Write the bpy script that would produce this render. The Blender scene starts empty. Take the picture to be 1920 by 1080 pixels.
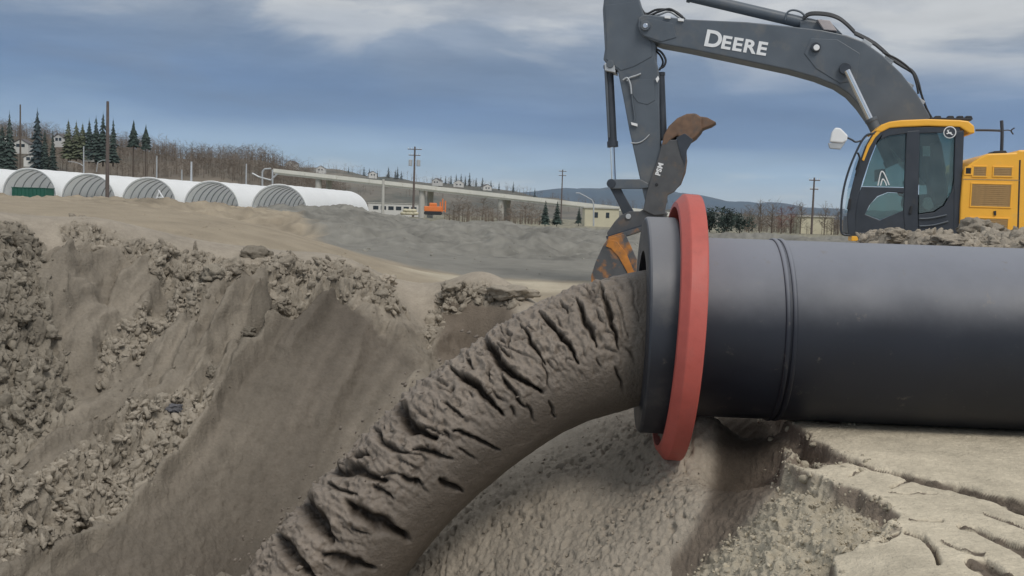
import bpy, bmesh, math, random
import numpy as np
from mathutils import Vector, Matrix

random.seed(7)
rng = np.random.default_rng(11)
PI = math.pi
R = math.radians
scene = bpy.context.scene
COL = scene.collection

# ------------------------------------------------------------------ camera
CAM = np.array([0.0, 0.0, 1.28])
K = 1.267            # depth scale that goes with the lens
FPX = 1500.0 * K
PITCH, ROLL = math.atan(135.0 / FPX), R(1.9)
_F = np.array([0, math.cos(PITCH), -math.sin(PITCH)])
_R0 = np.array([1.0, 0, 0])
_U0 = np.array([0, math.sin(PITCH), math.cos(PITCH)])
_Rv = _R0 * math.cos(ROLL) + _U0 * math.sin(ROLL)
_Uv = _U0 * math.cos(ROLL) - _R0 * math.sin(ROLL)
cam_data = bpy.data.cameras.new('camera')
cam_data.sensor_width = 36.0
cam_data.lens = 36.0 * FPX / 1920.0
cam_data.clip_start = 0.05
cam_data.clip_end = 30000
cam = bpy.data.objects.new('camera', cam_data)
m3 = np.stack([_Rv, _Uv, -_F], axis=1)
cam.matrix_world = Matrix.Translation(CAM.tolist()) @ Matrix([list(r) for r in m3]).to_4x4()
COL.objects.link(cam)
scene.camera = cam


def ray(px, py):
    return _F + (px - 960.0) / FPX * _Rv + (540.0 - py) / FPX * _Uv


def P(px, py, Y):
    """the point at world distance Y seen at a pixel of the 1920x1080 photograph"""
    d = ray(px, py)
    return CAM + d * (Y * K / d[1])


def PZ(px, py, z):
    d = ray(px, py)
    return CAM + d * ((z - CAM[2]) / d[2])


def project(p):
    q = p - CAM
    f = np.maximum(q @ _F, 1e-3)
    return 960 + FPX * (q @ _Rv) / f, 540 - FPX * (q @ _Uv) / f


# ------------------------------------------------------------------ world, sun, exposure
SKY_SEED = 4.4
SUN_EL, SUN_AZ = 50.0, 155.0      # azimuth from +Y clockwise: behind the camera
world = bpy.data.worlds.new('World')
scene.world = world
world.use_nodes = True
nt = world.node_tree
nt.nodes.clear()


def N(tree, kind, **kw):
    n = tree.nodes.new(kind)
    for k, v in kw.items():
        setattr(n, k, v)
    return n


def math_node(tree, op, a, b=None, c=None, clamp=False):
    n = N(tree, 'ShaderNodeMath', operation=op)
    n.use_clamp = clamp
    for i, v in enumerate((a, b, c)):
        if v is None:
            continue
        if isinstance(v, (int, float)):
            n.inputs[i].default_value = v
        else:
            tree.links.new(v, n.inputs[i])
    return n.outputs[0]


def ramp(tree, fac, stops, interp='EASE'):
    n = N(tree, 'ShaderNodeValToRGB')
    n.color_ramp.interpolation = interp
    e = n.color_ramp.elements
    e[0].position, e[0].color = stops[0][0], (*stops[0][1], 1)
    e[1].position, e[1].color = stops[-1][0], (*stops[-1][1], 1)
    for p_, c_ in stops[1:-1]:
        k = e.new(p_)
        k.color = (*c_, 1)
    tree.links.new(fac, n.inputs[0])
    return n.outputs[0]


def lin(r, g, b):
    def f(c):
        c /= 255.0
        return c / 12.92 if c <= 0.04045 else ((c + 0.055) / 1.055) ** 2.4
    return (f(r), f(g), f(b))


geo = N(nt, 'ShaderNodeTexCoord')
sep = N(nt, 'ShaderNodeSeparateXYZ')
nt.links.new(geo.outputs['Generated'], sep.inputs[0])
dx, dy, dz = sep.outputs
az = math_node(nt, 'ARCTAN2', dx, dy)
el = math_node(nt, 'ARCSINE', dz)
comb = N(nt, 'ShaderNodeCombineXYZ')
nt.links.new(math_node(nt, 'MULTIPLY', az, 2.2), comb.inputs[0])
nt.links.new(math_node(nt, 'MULTIPLY', el, 11.0), comb.inputs[1])
n1 = N(nt, 'ShaderNodeTexNoise')
n1.inputs['Scale'].default_value = 1.15
n1.inputs['Detail'].default_value = 6
n1.inputs['Roughness'].default_value = 0.5
n1.inputs['Distortion'].default_value = 0.25
nt.links.new(comb.outputs[0], n1.inputs['Vector'])
comb2 = N(nt, 'ShaderNodeCombineXYZ')
nt.links.new(math_node(nt, 'MULTIPLY', az, 5.0), comb2.inputs[0])
nt.links.new(math_node(nt, 'MULTIPLY', el, 30.0), comb2.inputs[1])
comb2.inputs[2].default_value = 4.7
n2 = N(nt, 'ShaderNodeTexNoise')
n2.inputs['Scale'].default_value = 1.2
n2.inputs['Detail'].default_value = 5
n2.inputs['Roughness'].default_value = 0.55
nt.links.new(comb2.outputs[0], n2.inputs['Vector'])
# elevation in units of 1 rad/1.0, shifted by the cloud noise and falling to the right
warp = math_node(nt, 'MULTIPLY', math_node(nt, 'SUBTRACT', n1.outputs[0], 0.5), 0.085)
warp2 = math_node(nt, 'MULTIPLY', math_node(nt, 'SUBTRACT', n2.outputs[0], 0.5), 0.035)
tilt = math_node(nt, 'MULTIPLY', math_node(nt, 'SINE', az), 0.040)
grow = math_node(nt, 'MULTIPLY', math_node(nt, 'SUBTRACT', el, 0.012), 9.5, clamp=True)
ev = math_node(nt, 'ADD', el, math_node(nt, 'MULTIPLY', math_node(nt, 'ADD', math_node(nt, 'ADD', warp, warp2), tilt), grow))
evn = math_node(nt, 'DIVIDE', ev, 1.5708, clamp=True)


def deg(d):
    return d / 90.0


SKY = ramp(nt, evn, [
    (deg(0.0), lin(190, 203, 213)),
    (deg(1.2), lin(180, 199, 214)),
    (deg(2.6), lin(154, 183, 209)),
    (deg(3.6), lin(143, 171, 201)),
    (deg(4.6), lin(110, 140, 178)),
    (deg(6.0), lin(101, 129, 167)),
    (deg(8.0), lin(116, 138, 168)),
    (deg(10.0), lin(146, 159, 177)),
    (deg(11.8), lin(176, 181, 188)),
    (deg(20.0), lin(188, 193, 199)),
    (deg(40.0), lin(218, 222, 226)),
    (deg(90.0), lin(244, 247, 250))], 'LINEAR')
# brighter and darker folds in the deck
comb4 = N(nt, 'ShaderNodeCombineXYZ')
nt.links.new(math_node(nt, 'MULTIPLY', az, 3.2), comb4.inputs[0])
nt.links.new(math_node(nt, 'MULTIPLY', el, 9.0), comb4.inputs[1])
comb4.inputs[2].default_value = SKY_SEED
n4 = N(nt, 'ShaderNodeTexNoise')
n4.inputs['Scale'].default_value = 1.5
n4.inputs['Detail'].default_value = 8
n4.inputs['Roughness'].default_value = 0.55
n4.inputs['Distortion'].default_value = 0.4
nt.links.new(comb4.outputs[0], n4.inputs['Vector'])
brk = math_node(nt, 'MULTIPLY', math_node(nt, 'SUBTRACT', n4.outputs[0], 0.50), 9.0, clamp=True)
highm = math_node(nt, 'MULTIPLY', math_node(nt, 'SUBTRACT', ev, 0.125), 16.0, clamp=True)
bm_ = N(nt, 'ShaderNodeMixRGB')
nt.links.new(math_node(nt, 'MULTIPLY', math_node(nt, 'MULTIPLY', brk, highm), 0.80), bm_.inputs[0])
nt.links.new(SKY, bm_.inputs[1])
bm_.inputs[2].default_value = (*lin(203, 205, 206), 1)
SKY = bm_.outputs[0]
dk = math_node(nt, 'MULTIPLY', math_node(nt, 'SUBTRACT', 0.47, n4.outputs[0]), 7.0, clamp=True)
dm_ = N(nt, 'ShaderNodeMixRGB')
nt.links.new(math_node(nt, 'MULTIPLY', math_node(nt, 'MULTIPLY', dk, math_node(nt, 'MULTIPLY', math_node(nt, 'SUBTRACT', el, 0.07), 16.0, clamp=True)), 0.55), dm_.inputs[0])
nt.links.new(SKY, dm_.inputs[1])
dm_.inputs[2].default_value = (*lin(112, 132, 160), 1)
SKY = dm_.outputs[0]
fold = math_node(nt, 'ADD', 0.60, math_node(nt, 'ADD', math_node(nt, 'MULTIPLY', n2.outputs[0], 0.50), math_node(nt, 'MULTIPLY', n4.outputs[0], 0.30)))
vm = N(nt, 'ShaderNodeVectorMath', operation='SCALE')
n3 = N(nt, 'ShaderNodeTexNoise')
n3.inputs['Scale'].default_value = 2.6
n3.inputs['Detail'].default_value = 6
nt.links.new(comb2.outputs[0], n3.inputs['Vector'])
puff = math_node(nt, 'MULTIPLY', math_node(nt, 'SUBTRACT', n3.outputs[0], 0.56), 5.0, clamp=True)
low = math_node(nt, 'SUBTRACT', 1.0, math_node(nt, 'MULTIPLY', math_node(nt, 'ABSOLUTE', math_node(nt, 'SUBTRACT', el, 0.030)), 33.0), clamp=True)
pm = N(nt, 'ShaderNodeMixRGB')
nt.links.new(math_node(nt, 'MULTIPLY', math_node(nt, 'MULTIPLY', puff, low), 0.7), pm.inputs[0])
nt.links.new(SKY, pm.inputs[1])
pm.inputs[2].default_value = (*lin(205, 213, 217), 1)
SKY = pm.outputs[0]
nt.links.new(SKY, vm.inputs[0])
nt.links.new(math_node(nt, 'MULTIPLY', fold, 10.0), vm.inputs['Scale'])
sky_tex = N(nt, 'ShaderNodeTexSky')
sky_tex.sky_type = 'NISHITA'
sky_tex.sun_disc = False
sky_tex.sun_elevation = R(SUN_EL)
sky_tex.sun_rotation = R(SUN_AZ)
mixs = N(nt, 'ShaderNodeMixRGB')
mixs.inputs[0].default_value = 0.93
nt.links.new(sky_tex.outputs[0], mixs.inputs[1])
nt.links.new(vm.outputs[0], mixs.inputs[2])
bg = N(nt, 'ShaderNodeBackground')
bg.inputs['Strength'].default_value = 0.1
nt.links.new(mixs.outputs[0], bg.inputs['Color'])
wo = N(nt, 'ShaderNodeOutputWorld')
nt.links.new(bg.outputs[0], wo.inputs['Surface'])

sun_data = bpy.data.lights.new('sun', 'SUN')
sun_data.energy = 1.65
sun_data.angle = R(20)
sun_data.color = (1.0, 0.95, 0.88)
sun = bpy.data.objects.new('sun', sun_data)
sd = Vector((math.sin(R(SUN_AZ)) * math.cos(R(SUN_EL)), math.cos(R(SUN_AZ)) * math.cos(R(SUN_EL)), math.sin(R(SUN_EL))))
sun.rotation_euler = sd.to_track_quat('Z', 'Y').to_euler()
sun.location = (0, 0, 30)
COL.objects.link(sun)

scene.view_settings.view_transform = 'Standard'
scene.view_settings.look = 'None'
scene.view_settings.exposure = 0.0
scene.view_settings.gamma = 1.0
scene.view_settings.use_curve_mapping = False
scene.render.engine = 'CYCLES'
scene.cycles.use_denoising = True
scene.cycles.max_bounces = 8
scene.cycles.transparent_max_bounces = 16

# ------------------------------------------------------------------ numpy noise
_perm = np.random.default_rng(3).permutation(512)
_perm = np.concatenate([_perm, _perm, _perm])
_gr = np.random.default_rng(5).normal(size=(512, 3))
_gr /= np.linalg.norm(_gr, axis=1, keepdims=True)
_perm32 = _perm[:512].astype(np.int32)
_ga = np.random.default_rng(9).uniform(0, 2 * PI, 512)
_g2x, _g2y = np.cos(_ga).astype(np.float32), np.sin(_ga).astype(np.float32)


def perlin(x, y, z=0.0):
    if np.isscalar(z):
        x = np.asarray(x, np.float32) + np.float32(31.7 * z)
        y = np.asarray(y, np.float32) - np.float32(13.3 * z)
        fx, fy = np.floor(x), np.floor(y)
        xi, yi = fx.astype(np.int32), fy.astype(np.int32)
        xf, yf = x - fx, y - fy
        u = xf * xf * xf * (xf * (xf * 6 - 15) + 10)
        v = yf * yf * yf * (yf * (yf * 6 - 15) + 10)
        out = 0
        for a in (0, 1):
            pa = _perm32[(xi + a) & 511]
            wx = u if a else 1 - u
            for b in (0, 1):
                h = _perm32[(pa + yi + b) & 511]
                out = out + (_g2x[h] * (xf - a) + _g2y[h] * (yf - b)) * wx * (v if b else 1 - v)
        return out * 1.5
    x = np.asarray(x, float)
    y = np.asarray(y, float)
    z = np.zeros_like(x) + z
    xi, yi, zi = np.floor(x).astype(int), np.floor(y).astype(int), np.floor(z).astype(int)
    xf, yf, zf = x - xi, y - yi, z - zi
    u, v, w = [t * t * t * (t * (t * 6 - 15) + 10) for t in (xf, yf, zf)]
    out = 0
    for a in (0, 1):
        for b in (0, 1):
            for c in (0, 1):
                h = _perm[(_perm[(_perm[(xi + a) % 512] + yi + b) % 512] + zi + c) % 512]
                g = _gr[h]
                d = g[..., 0] * (xf - a) + g[..., 1] * (yf - b) + g[..., 2] * (zf - c)
                out = out + d * (u if a else 1 - u) * (v if b else 1 - v) * (w if c else 1 - w)
    return out * 1.6


def fbm(x, y, z=0.0, octv=4, gain=0.5):
    s, a = 0, 1.0
    for o in range(octv):
        s = s + a * perlin(x * 2 ** o + 17.3 * o, y * 2 ** o - 9.1 * o, z * 2 ** o + 3.7 * o)
        a *= gain
    return s


def smooth(a, b, x):
    t = np.clip((x - a) / (b - a), 0, 1)
    return t * t * (3 - 2 * t)


def in_poly(px, py, poly):
    inside = np.zeros(px.shape, bool)
    n = len(poly)
    j = n - 1
    for i in range(n):
        xi, yi = poly[i]
        xj, yj = poly[j]
        c = ((yi > py) != (yj > py)) & (px < (xj - xi) * (py - yi) / ((yj - yi) or 1e-9) + xi)
        inside ^= c
        j = i
    return inside


def seg_dist(px, py, line):
    """distance to a polyline, arc position 0..1, and signed side"""
    best = np.full(px.shape, 1e9)
    pos = np.zeros(px.shape)
    side = np.ones(px.shape)
    lens = [math.dist(line[i][:2], line[i + 1][:2]) for i in range(len(line) - 1)]
    tot, acc = sum(lens), 0
    for i in range(len(line) - 1):
        ax, ay = line[i][:2]
        bx, by = line[i + 1][:2]
        ex, ey = bx - ax, by - ay
        t = np.clip(((px - ax) * ex + (py - ay) * ey) / (ex * ex + ey * ey), 0, 1)
        d = np.hypot(px - ax - t * ex, py - ay - t * ey)
        m = d < best
        best = np.where(m, d, best)
        pos = np.where(m, (acc + t * lens[i]) / tot, pos)
        side = np.where(m, np.sign(ex * (py - ay) - ey * (px - ax)), side)
        acc += lens[i]
    return best, pos, side


def poly_dist(px, py, poly):
    d, _, _ = seg_dist(px, py, list(poly) + [poly[0]])
    return np.where(in_poly(px, py, poly), d, -d)


# ------------------------------------------------------------------ materials
def material(name, color, rough=0.6, metal=0.0, var=0.12, scale=6.0, bump=0.0, bump_scale=40.0, spec=0.5, color2=None, fac2=(0.5, 0.7), scale2=3.0, coat=0.0):
    m = bpy.data.materials.new(name)
    m.use_nodes = True
    t = m.node_tree
    b = t.nodes['Principled BSDF']
    b.inputs['Roughness'].default_value = rough
    b.inputs['Metallic'].default_value = metal
    b.inputs['Specular IOR Level'].default_value = spec
    b.inputs['Coat Weight'].default_value = coat
    tc = N(t, 'ShaderNodeTexCoord')
    nz = N(t, 'ShaderNodeTexNoise')
    nz.inputs['Scale'].default_value = scale
    nz.inputs['Detail'].default_value = 6
    t.links.new(tc.outputs['Object'], nz.inputs['Vector'])
    lo = tuple(max(0, c * (1 - var)) for c in color)
    hi = tuple(min(1, c * (1 + var)) for c in color)
    c = ramp(t, nz.outputs[0], [(0.3, lo), (0.7, hi)], 'LINEAR')
    if color2 is not None:
        nz2 = N(t, 'ShaderNodeTexNoise')
        nz2.inputs['Scale'].default_value = scale2
        nz2.inputs['Detail'].default_value = 7
        nz2.inputs['Roughness'].default_value = 0.65
        t.links.new(tc.outputs['Object'], nz2.inputs['Vector'])
        f = ramp(t, nz2.outputs[0], [(fac2[0], (0, 0, 0)), (fac2[1], (1, 1, 1))], 'LINEAR')
        mx = N(t, 'ShaderNodeMixRGB')
        t.links.new(f, mx.inputs[0])
        t.links.new(c, mx.inputs[1])
        mx.inputs[2].default_value = (*color2, 1)
        c = mx.outputs[0]
    t.links.new(c, b.inputs['Base Color'])
    if bump > 0:
        nb = N(t, 'ShaderNodeTexNoise')
        nb.inputs['Scale'].default_value = bump_scale
        nb.inputs['Detail'].default_value = 5
        t.links.new(tc.outputs['Object'], nb.inputs['Vector'])
        bp = N(t, 'ShaderNodeBump')
        bp.inputs['Strength'].default_value = 1.0
        bp.inputs['Distance'].default_value = bump
        t.links.new(nb.outputs[0], bp.inputs['Height'])
        t.links.new(bp.outputs[0], b.inputs['Normal'])
    rr = ramp(t, nz.outputs[0], [(0.3, (rough * 0.85,) * 3), (0.7, (min(1, rough * 1.15),) * 3)], 'LINEAR')
    t.links.new(rr, b.inputs['Roughness'])
    return m


def attr_material(name, rough, bumps, grain=0.18, grain_scale=60.0, spec=0.25):
    m = bpy.data.materials.new(name)
    m.use_nodes = True
    t = m.node_tree
    b = t.nodes['Principled BSDF']
    b.inputs['Roughness'].default_value = rough
    b.inputs['Specular IOR Level'].default_value = spec
    at = N(t, 'ShaderNodeAttribute', attribute_name='tint')
    tc = N(t, 'ShaderNodeTexCoord')
    nz = N(t, 'ShaderNodeTexNoise')
    nz.inputs['Scale'].default_value = grain_scale
    nz.inputs['Detail'].default_value = 8
    nz.inputs['Roughness'].default_value = 0.7
    t.links.new(tc.outputs['Object'], nz.inputs['Vector'])
    f = ramp(t, nz.outputs[0], [(0.25, (1 - grain,) * 3), (0.75, (1 + grain,) * 3)], 'LINEAR')
    mx = N(t, 'ShaderNodeMixRGB', blend_type='MULTIPLY')
    mx.inputs[0].default_value = 1.0
    t.links.new(at.outputs['Color'], mx.inputs[1])
    t.links.new(f, mx.inputs[2])
    t.links.new(mx.outputs[0], b.inputs['Base Color'])
    prev = None
    for sc, dist in bumps:
        nb = N(t, 'ShaderNodeTexNoise')
        nb.inputs['Scale'].default_value = sc
        nb.inputs['Detail'].default_value = 4
        t.links.new(tc.outputs['Object'], nb.inputs['Vector'])
        bp = N(t, 'ShaderNodeBump')
        bp.inputs['Distance'].default_value = dist
        t.links.new(nb.outputs[0], bp.inputs['Height'])
        if prev is not None:
            t.links.new(prev, bp.inputs['Normal'])
        prev = bp.outputs[0]
    if prev is not None:
        t.links.new(prev, b.inputs['Normal'])
    return m


MAT = {}
MAT['ground'] = attr_material('sand', 0.95, [(45, 0.010), (140, 0.005)], 0.16, 38.0, 0.15)
MAT['clod'] = attr_material('clod_sand', 0.95, [(70, 0.008)], 0.2, 50.0, 0.15)
MAT['slurry'] = attr_material('slurry', 0.50, [(55, 0.008), (190, 0.004)], 0.15, 30.0, 0.3)
MAT['hdpe'] = material('black_plastic', (0.009, 0.012, 0.021), 0.50, var=0.2, scale=1.6, spec=0.5, color2=(0.016, 0.019, 0.027), fac2=(0.52, 0.85), scale2=1.3, bump=0.0008, bump_scale=9)
MAT['hdpe_flange'] = material('flange_plastic', (0.012, 0.015, 0.024), 0.5, var=0.15, scale=3, spec=0.7, color2=(0.07, 0.068, 0.064), fac2=(0.55, 0.9), scale2=4)
MAT['red_iron'] = material('red_paint', (0.47, 0.096, 0.074), 0.55, var=0.12, scale=9, color2=(0.36, 0.090, 0.072), fac2=(0.5, 0.8), scale2=9, bump=0.0012, bump_scale=40)
MAT['grey_paint'] = material('grey_paint', (0.098, 0.117, 0.140), 0.42, var=0.10, scale=2.5, color2=(0.165, 0.160, 0.152), fac2=(0.52, 0.82), scale2=2.2)
MAT['dark_paint'] = material('dark_paint', (0.040, 0.048, 0.062), 0.4, var=0.15, scale=4, color2=(0.07, 0.068, 0.062), fac2=(0.55, 0.9), scale2=5)
MAT['yellow_paint'] = material('yellow_paint', (0.92, 0.47, 0.05), 0.4, var=0.04, scale=3, color2=(0.72, 0.41, 0.10), fac2=(0.58, 0.85), scale2=3)
MAT['vent_mesh'] = material('vent_mesh', (0.42, 0.27, 0.12), 0.7, var=0.12, scale=20)
MAT['chrome'] = material('chrome', (0.75, 0.77, 0.80), 0.16, metal=1.0, var=0.05)
MAT['rubber'] = material('rubber', (0.022, 0.024, 0.028), 0.55, var=0.2)
MAT['rust'] = material('rusty_steel', (0.17, 0.105, 0.070), 0.72, var=0.25, scale=9, color2=(0.09, 0.085, 0.08), fac2=(0.5, 0.75), scale2=6)
MAT['thumb_steel'] = material('thumb_steel', (0.085, 0.088, 0.094), 0.55, var=0.15, scale=5, color2=(0.17, 0.12, 0.085), fac2=(0.52, 0.75), scale2=3.0)
MAT['bucket_steel'] = material('bucket_steel', (0.085, 0.09, 0.098), 0.5, var=0.15, scale=5, color2=(0.45, 0.19, 0.045), fac2=(0.50, 0.62), scale2=2.2)
MAT['worn_orange'] = material('worn_orange', (0.50, 0.20, 0.04), 0.6, var=0.2, scale=6, color2=(0.16, 0.11, 0.08), fac2=(0.5, 0.75), scale2=5)
MAT['white_paint'] = material('white_paint', (0.80, 0.81, 0.82), 0.5, var=0.04)
MAT['seat'] = material('seat_fabric', (0.035, 0.04, 0.042), 0.85, var=0.2)
MAT['fabric'] = material('white_fabric', (0.96, 0.97, 0.97), 0.6, var=0.02, scale=0.4, color2=(0.90, 0.91, 0.91), fac2=(0.56, 0.85), scale2=0.25)
MAT['steel'] = material('galvanised', (0.46, 0.48, 0.50), 0.5, metal=0.3, var=0.08)
MAT['pole_wood'] = material('pole_wood', (0.13, 0.105, 0.095), 0.85, var=0.2, scale=3)
MAT['concrete'] = material('concrete', (0.48, 0.47, 0.43), 0.85, var=0.08, scale=0.6)
MAT['parapet'] = material('parapet_concrete', (0.72, 0.71, 0.64), 0.8, var=0.06, scale=0.4)
MAT['green_metal'] = material('green_metal', (0.02, 0.115, 0.08), 0.5, var=0.12, scale=1.5)
MAT['orange_paint'] = material('orange_paint', (0.78, 0.22, 0.06), 0.5, var=0.08)
MAT['bark'] = material('bark', (0.10, 0.078, 0.062), 0.9, var=0.25, scale=4)
MAT['twigs'] = material('twigs', (0.185, 0.150, 0.118), 0.95, var=0.35, scale=0.08)
MAT['twigs_red'] = material('red_twigs', (0.20, 0.10, 0.085), 0.95, var=0.3, scale=0.2)
MAT['needles'] = material('needles', (0.040, 0.062, 0.052), 0.9, var=0.45, scale=0.5)
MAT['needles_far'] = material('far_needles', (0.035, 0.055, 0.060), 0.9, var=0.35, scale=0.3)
MAT['needles_warm'] = material('warm_needles', (0.095, 0.108, 0.062), 0.9, var=0.4, scale=0.4)
MAT['hill'] = material('hill_ground', (0.155, 0.130, 0.102), 0.95, var=0.3, scale=0.035, color2=(0.09, 0.088, 0.068), fac2=(0.45, 0.65), scale2=0.02)
MAT['far_hill'] = material('far_hill_ground', (0.15, 0.135, 0.11), 0.95, var=0.3, scale=0.02, color2=(0.06, 0.07, 0.06), fac2=(0.45, 0.65), scale2=0.012)
MAT['mountain'] = material('mountain_forest', (0.020, 0.060, 0.105), 0.95, var=0.25, scale=0.004)  # forest colour pushed blue to paint in the distance haze
MAT['house_white'] = material('house_white', (0.62, 0.61, 0.58), 0.8, var=0.05)
MAT['house_roof'] = material('house_roof', (0.11, 0.10, 0.10), 0.85, var=0.15)
MAT['house_cream'] = material('house_cream', (0.58, 0.54, 0.40), 0.8, var=0.06, scale=0.6)
MAT['window_dark'] = material('window_dark', (0.03, 0.04, 0.05), 0.15, var=0.1)


def add_top_light_mud(m, color, lo, hi):
    """skylight painted as a paler colour on the upward sides, patchy, plus mud specks"""
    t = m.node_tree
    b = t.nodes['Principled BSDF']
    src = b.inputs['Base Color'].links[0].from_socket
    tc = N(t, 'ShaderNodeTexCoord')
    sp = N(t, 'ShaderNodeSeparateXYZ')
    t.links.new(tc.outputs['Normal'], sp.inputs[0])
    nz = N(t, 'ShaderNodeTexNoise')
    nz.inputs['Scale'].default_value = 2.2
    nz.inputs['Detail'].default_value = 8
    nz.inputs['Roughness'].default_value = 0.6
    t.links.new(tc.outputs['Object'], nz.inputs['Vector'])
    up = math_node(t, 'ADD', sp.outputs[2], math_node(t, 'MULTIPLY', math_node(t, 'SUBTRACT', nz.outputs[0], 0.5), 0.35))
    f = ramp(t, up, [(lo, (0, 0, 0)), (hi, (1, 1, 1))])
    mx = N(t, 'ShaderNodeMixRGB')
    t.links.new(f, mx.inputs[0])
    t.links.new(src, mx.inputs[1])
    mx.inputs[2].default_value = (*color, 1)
    sp2 = N(t, 'ShaderNodeTexNoise')
    sp2.inputs['Scale'].default_value = 9.0
    sp2.inputs['Detail'].default_value = 9
    sp2.inputs['Roughness'].default_value = 0.75
    t.links.new(tc.outputs['Object'], sp2.inputs['Vector'])
    sf = ramp(t, sp2.outputs[0], [(0.60, (0, 0, 0)), (0.70, (0.5, 0.5, 0.5))], 'LINEAR')
    ms = N(t, 'ShaderNodeMixRGB')
    t.links.new(sf, ms.inputs[0])
    t.links.new(mx.outputs[0], ms.inputs[1])
    ms.inputs[2].default_value = (0.16, 0.14, 0.115, 1)
    t.links.new(ms.outputs[0], b.inputs['Base Color'])


add_top_light_mud(MAT['hdpe'], (0.198, 0.208, 0.240), 0.06, 0.98)  # top of the pipe painted paler, as if lit from the sky
add_top_light_mud(MAT['hdpe_flange'], (0.17, 0.172, 0.185), 0.05, 0.95)


def make_translucent(m, amount):
    t = m.node_tree
    b = t.nodes['Principled BSDF']
    o = [n for n in t.nodes if n.type == 'OUTPUT_MATERIAL'][0]
    tl = N(t, 'ShaderNodeBsdfTranslucent')
    src = b.inputs['Base Color'].links[0].from_socket
    t.links.new(src, tl.inputs[0])
    mx = N(t, 'ShaderNodeMixShader')
    mx.inputs[0].default_value = amount
    t.links.new(b.outputs[0], mx.inputs[1])
    t.links.new(tl.outputs[0], mx.inputs[2])
    t.links.new(mx.outputs[0], o.inputs[0])


make_translucent(MAT['fabric'], 0.24)


def glass_material():
    m = bpy.data.materials.new('tinted_glass')
    m.use_nodes = True
    t = m.node_tree
    t.nodes.clear()
    tr = N(t, 'ShaderNodeBsdfTransparent')
    tr.inputs[0].default_value = (0.66, 0.76, 0.74, 1)
    gl = N(t, 'ShaderNodeBsdfGlossy')
    gl.inputs['Roughness'].default_value = 0.03
    gl.inputs[0].default_value = (0.9, 0.95, 0.95, 1)
    di = N(t, 'ShaderNodeBsdfDiffuse')
    di.inputs[0].default_value = (0.36, 0.44, 0.44, 1)
    fr = N(t, 'ShaderNodeFresnel')
    fr.inputs[0].default_value = 1.5
    tc = N(t, 'ShaderNodeTexCoord')
    nz = N(t, 'ShaderNodeTexNoise')
    nz.inputs['Scale'].default_value = 3.0
    nz.inputs['Detail'].default_value = 5
    t.links.new(tc.outputs['Object'], nz.inputs['Vector'])
    film = math_node(t, 'MULTIPLY', nz.outputs[0], 0.26)  # patchy pale teal film over the pane
    m1 = N(t, 'ShaderNodeMixShader')
    t.links.new(film, m1.inputs[0])
    t.links.new(tr.outputs[0], m1.inputs[1])
    t.links.new(di.outputs[0], m1.inputs[2])
    m2 = N(t, 'ShaderNodeMixShader')
    t.links.new(math_node(t, 'MULTIPLY', fr.outputs[0], 1.3), m2.inputs[0])
    t.links.new(m1.outputs[0], m2.inputs[1])
    t.links.new(gl.outputs[0], m2.inputs[2])
    o = N(t, 'ShaderNodeOutputMaterial')
    t.links.new(m2.outputs[0], o.inputs[0])
    return m


MAT['glass'] = glass_material()


# ------------------------------------------------------------------ object helpers
def tag(o, label=None, cat=None, group=None, kind=None):
    if label:
        o['label'] = label
    if cat:
        o['category'] = cat
    if group:
        o['group'] = group
    if kind:
        o['kind'] = kind
    return o


def empty(name, loc=(0, 0, 0), rz=0.0):
    o = bpy.data.objects.new(name, None)
    o.empty_display_size = 0.3
    o.location = tuple(float(v) for v in loc)
    o.rotation_euler = (0, 0, rz)
    COL.objects.link(o)
    return o


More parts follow.
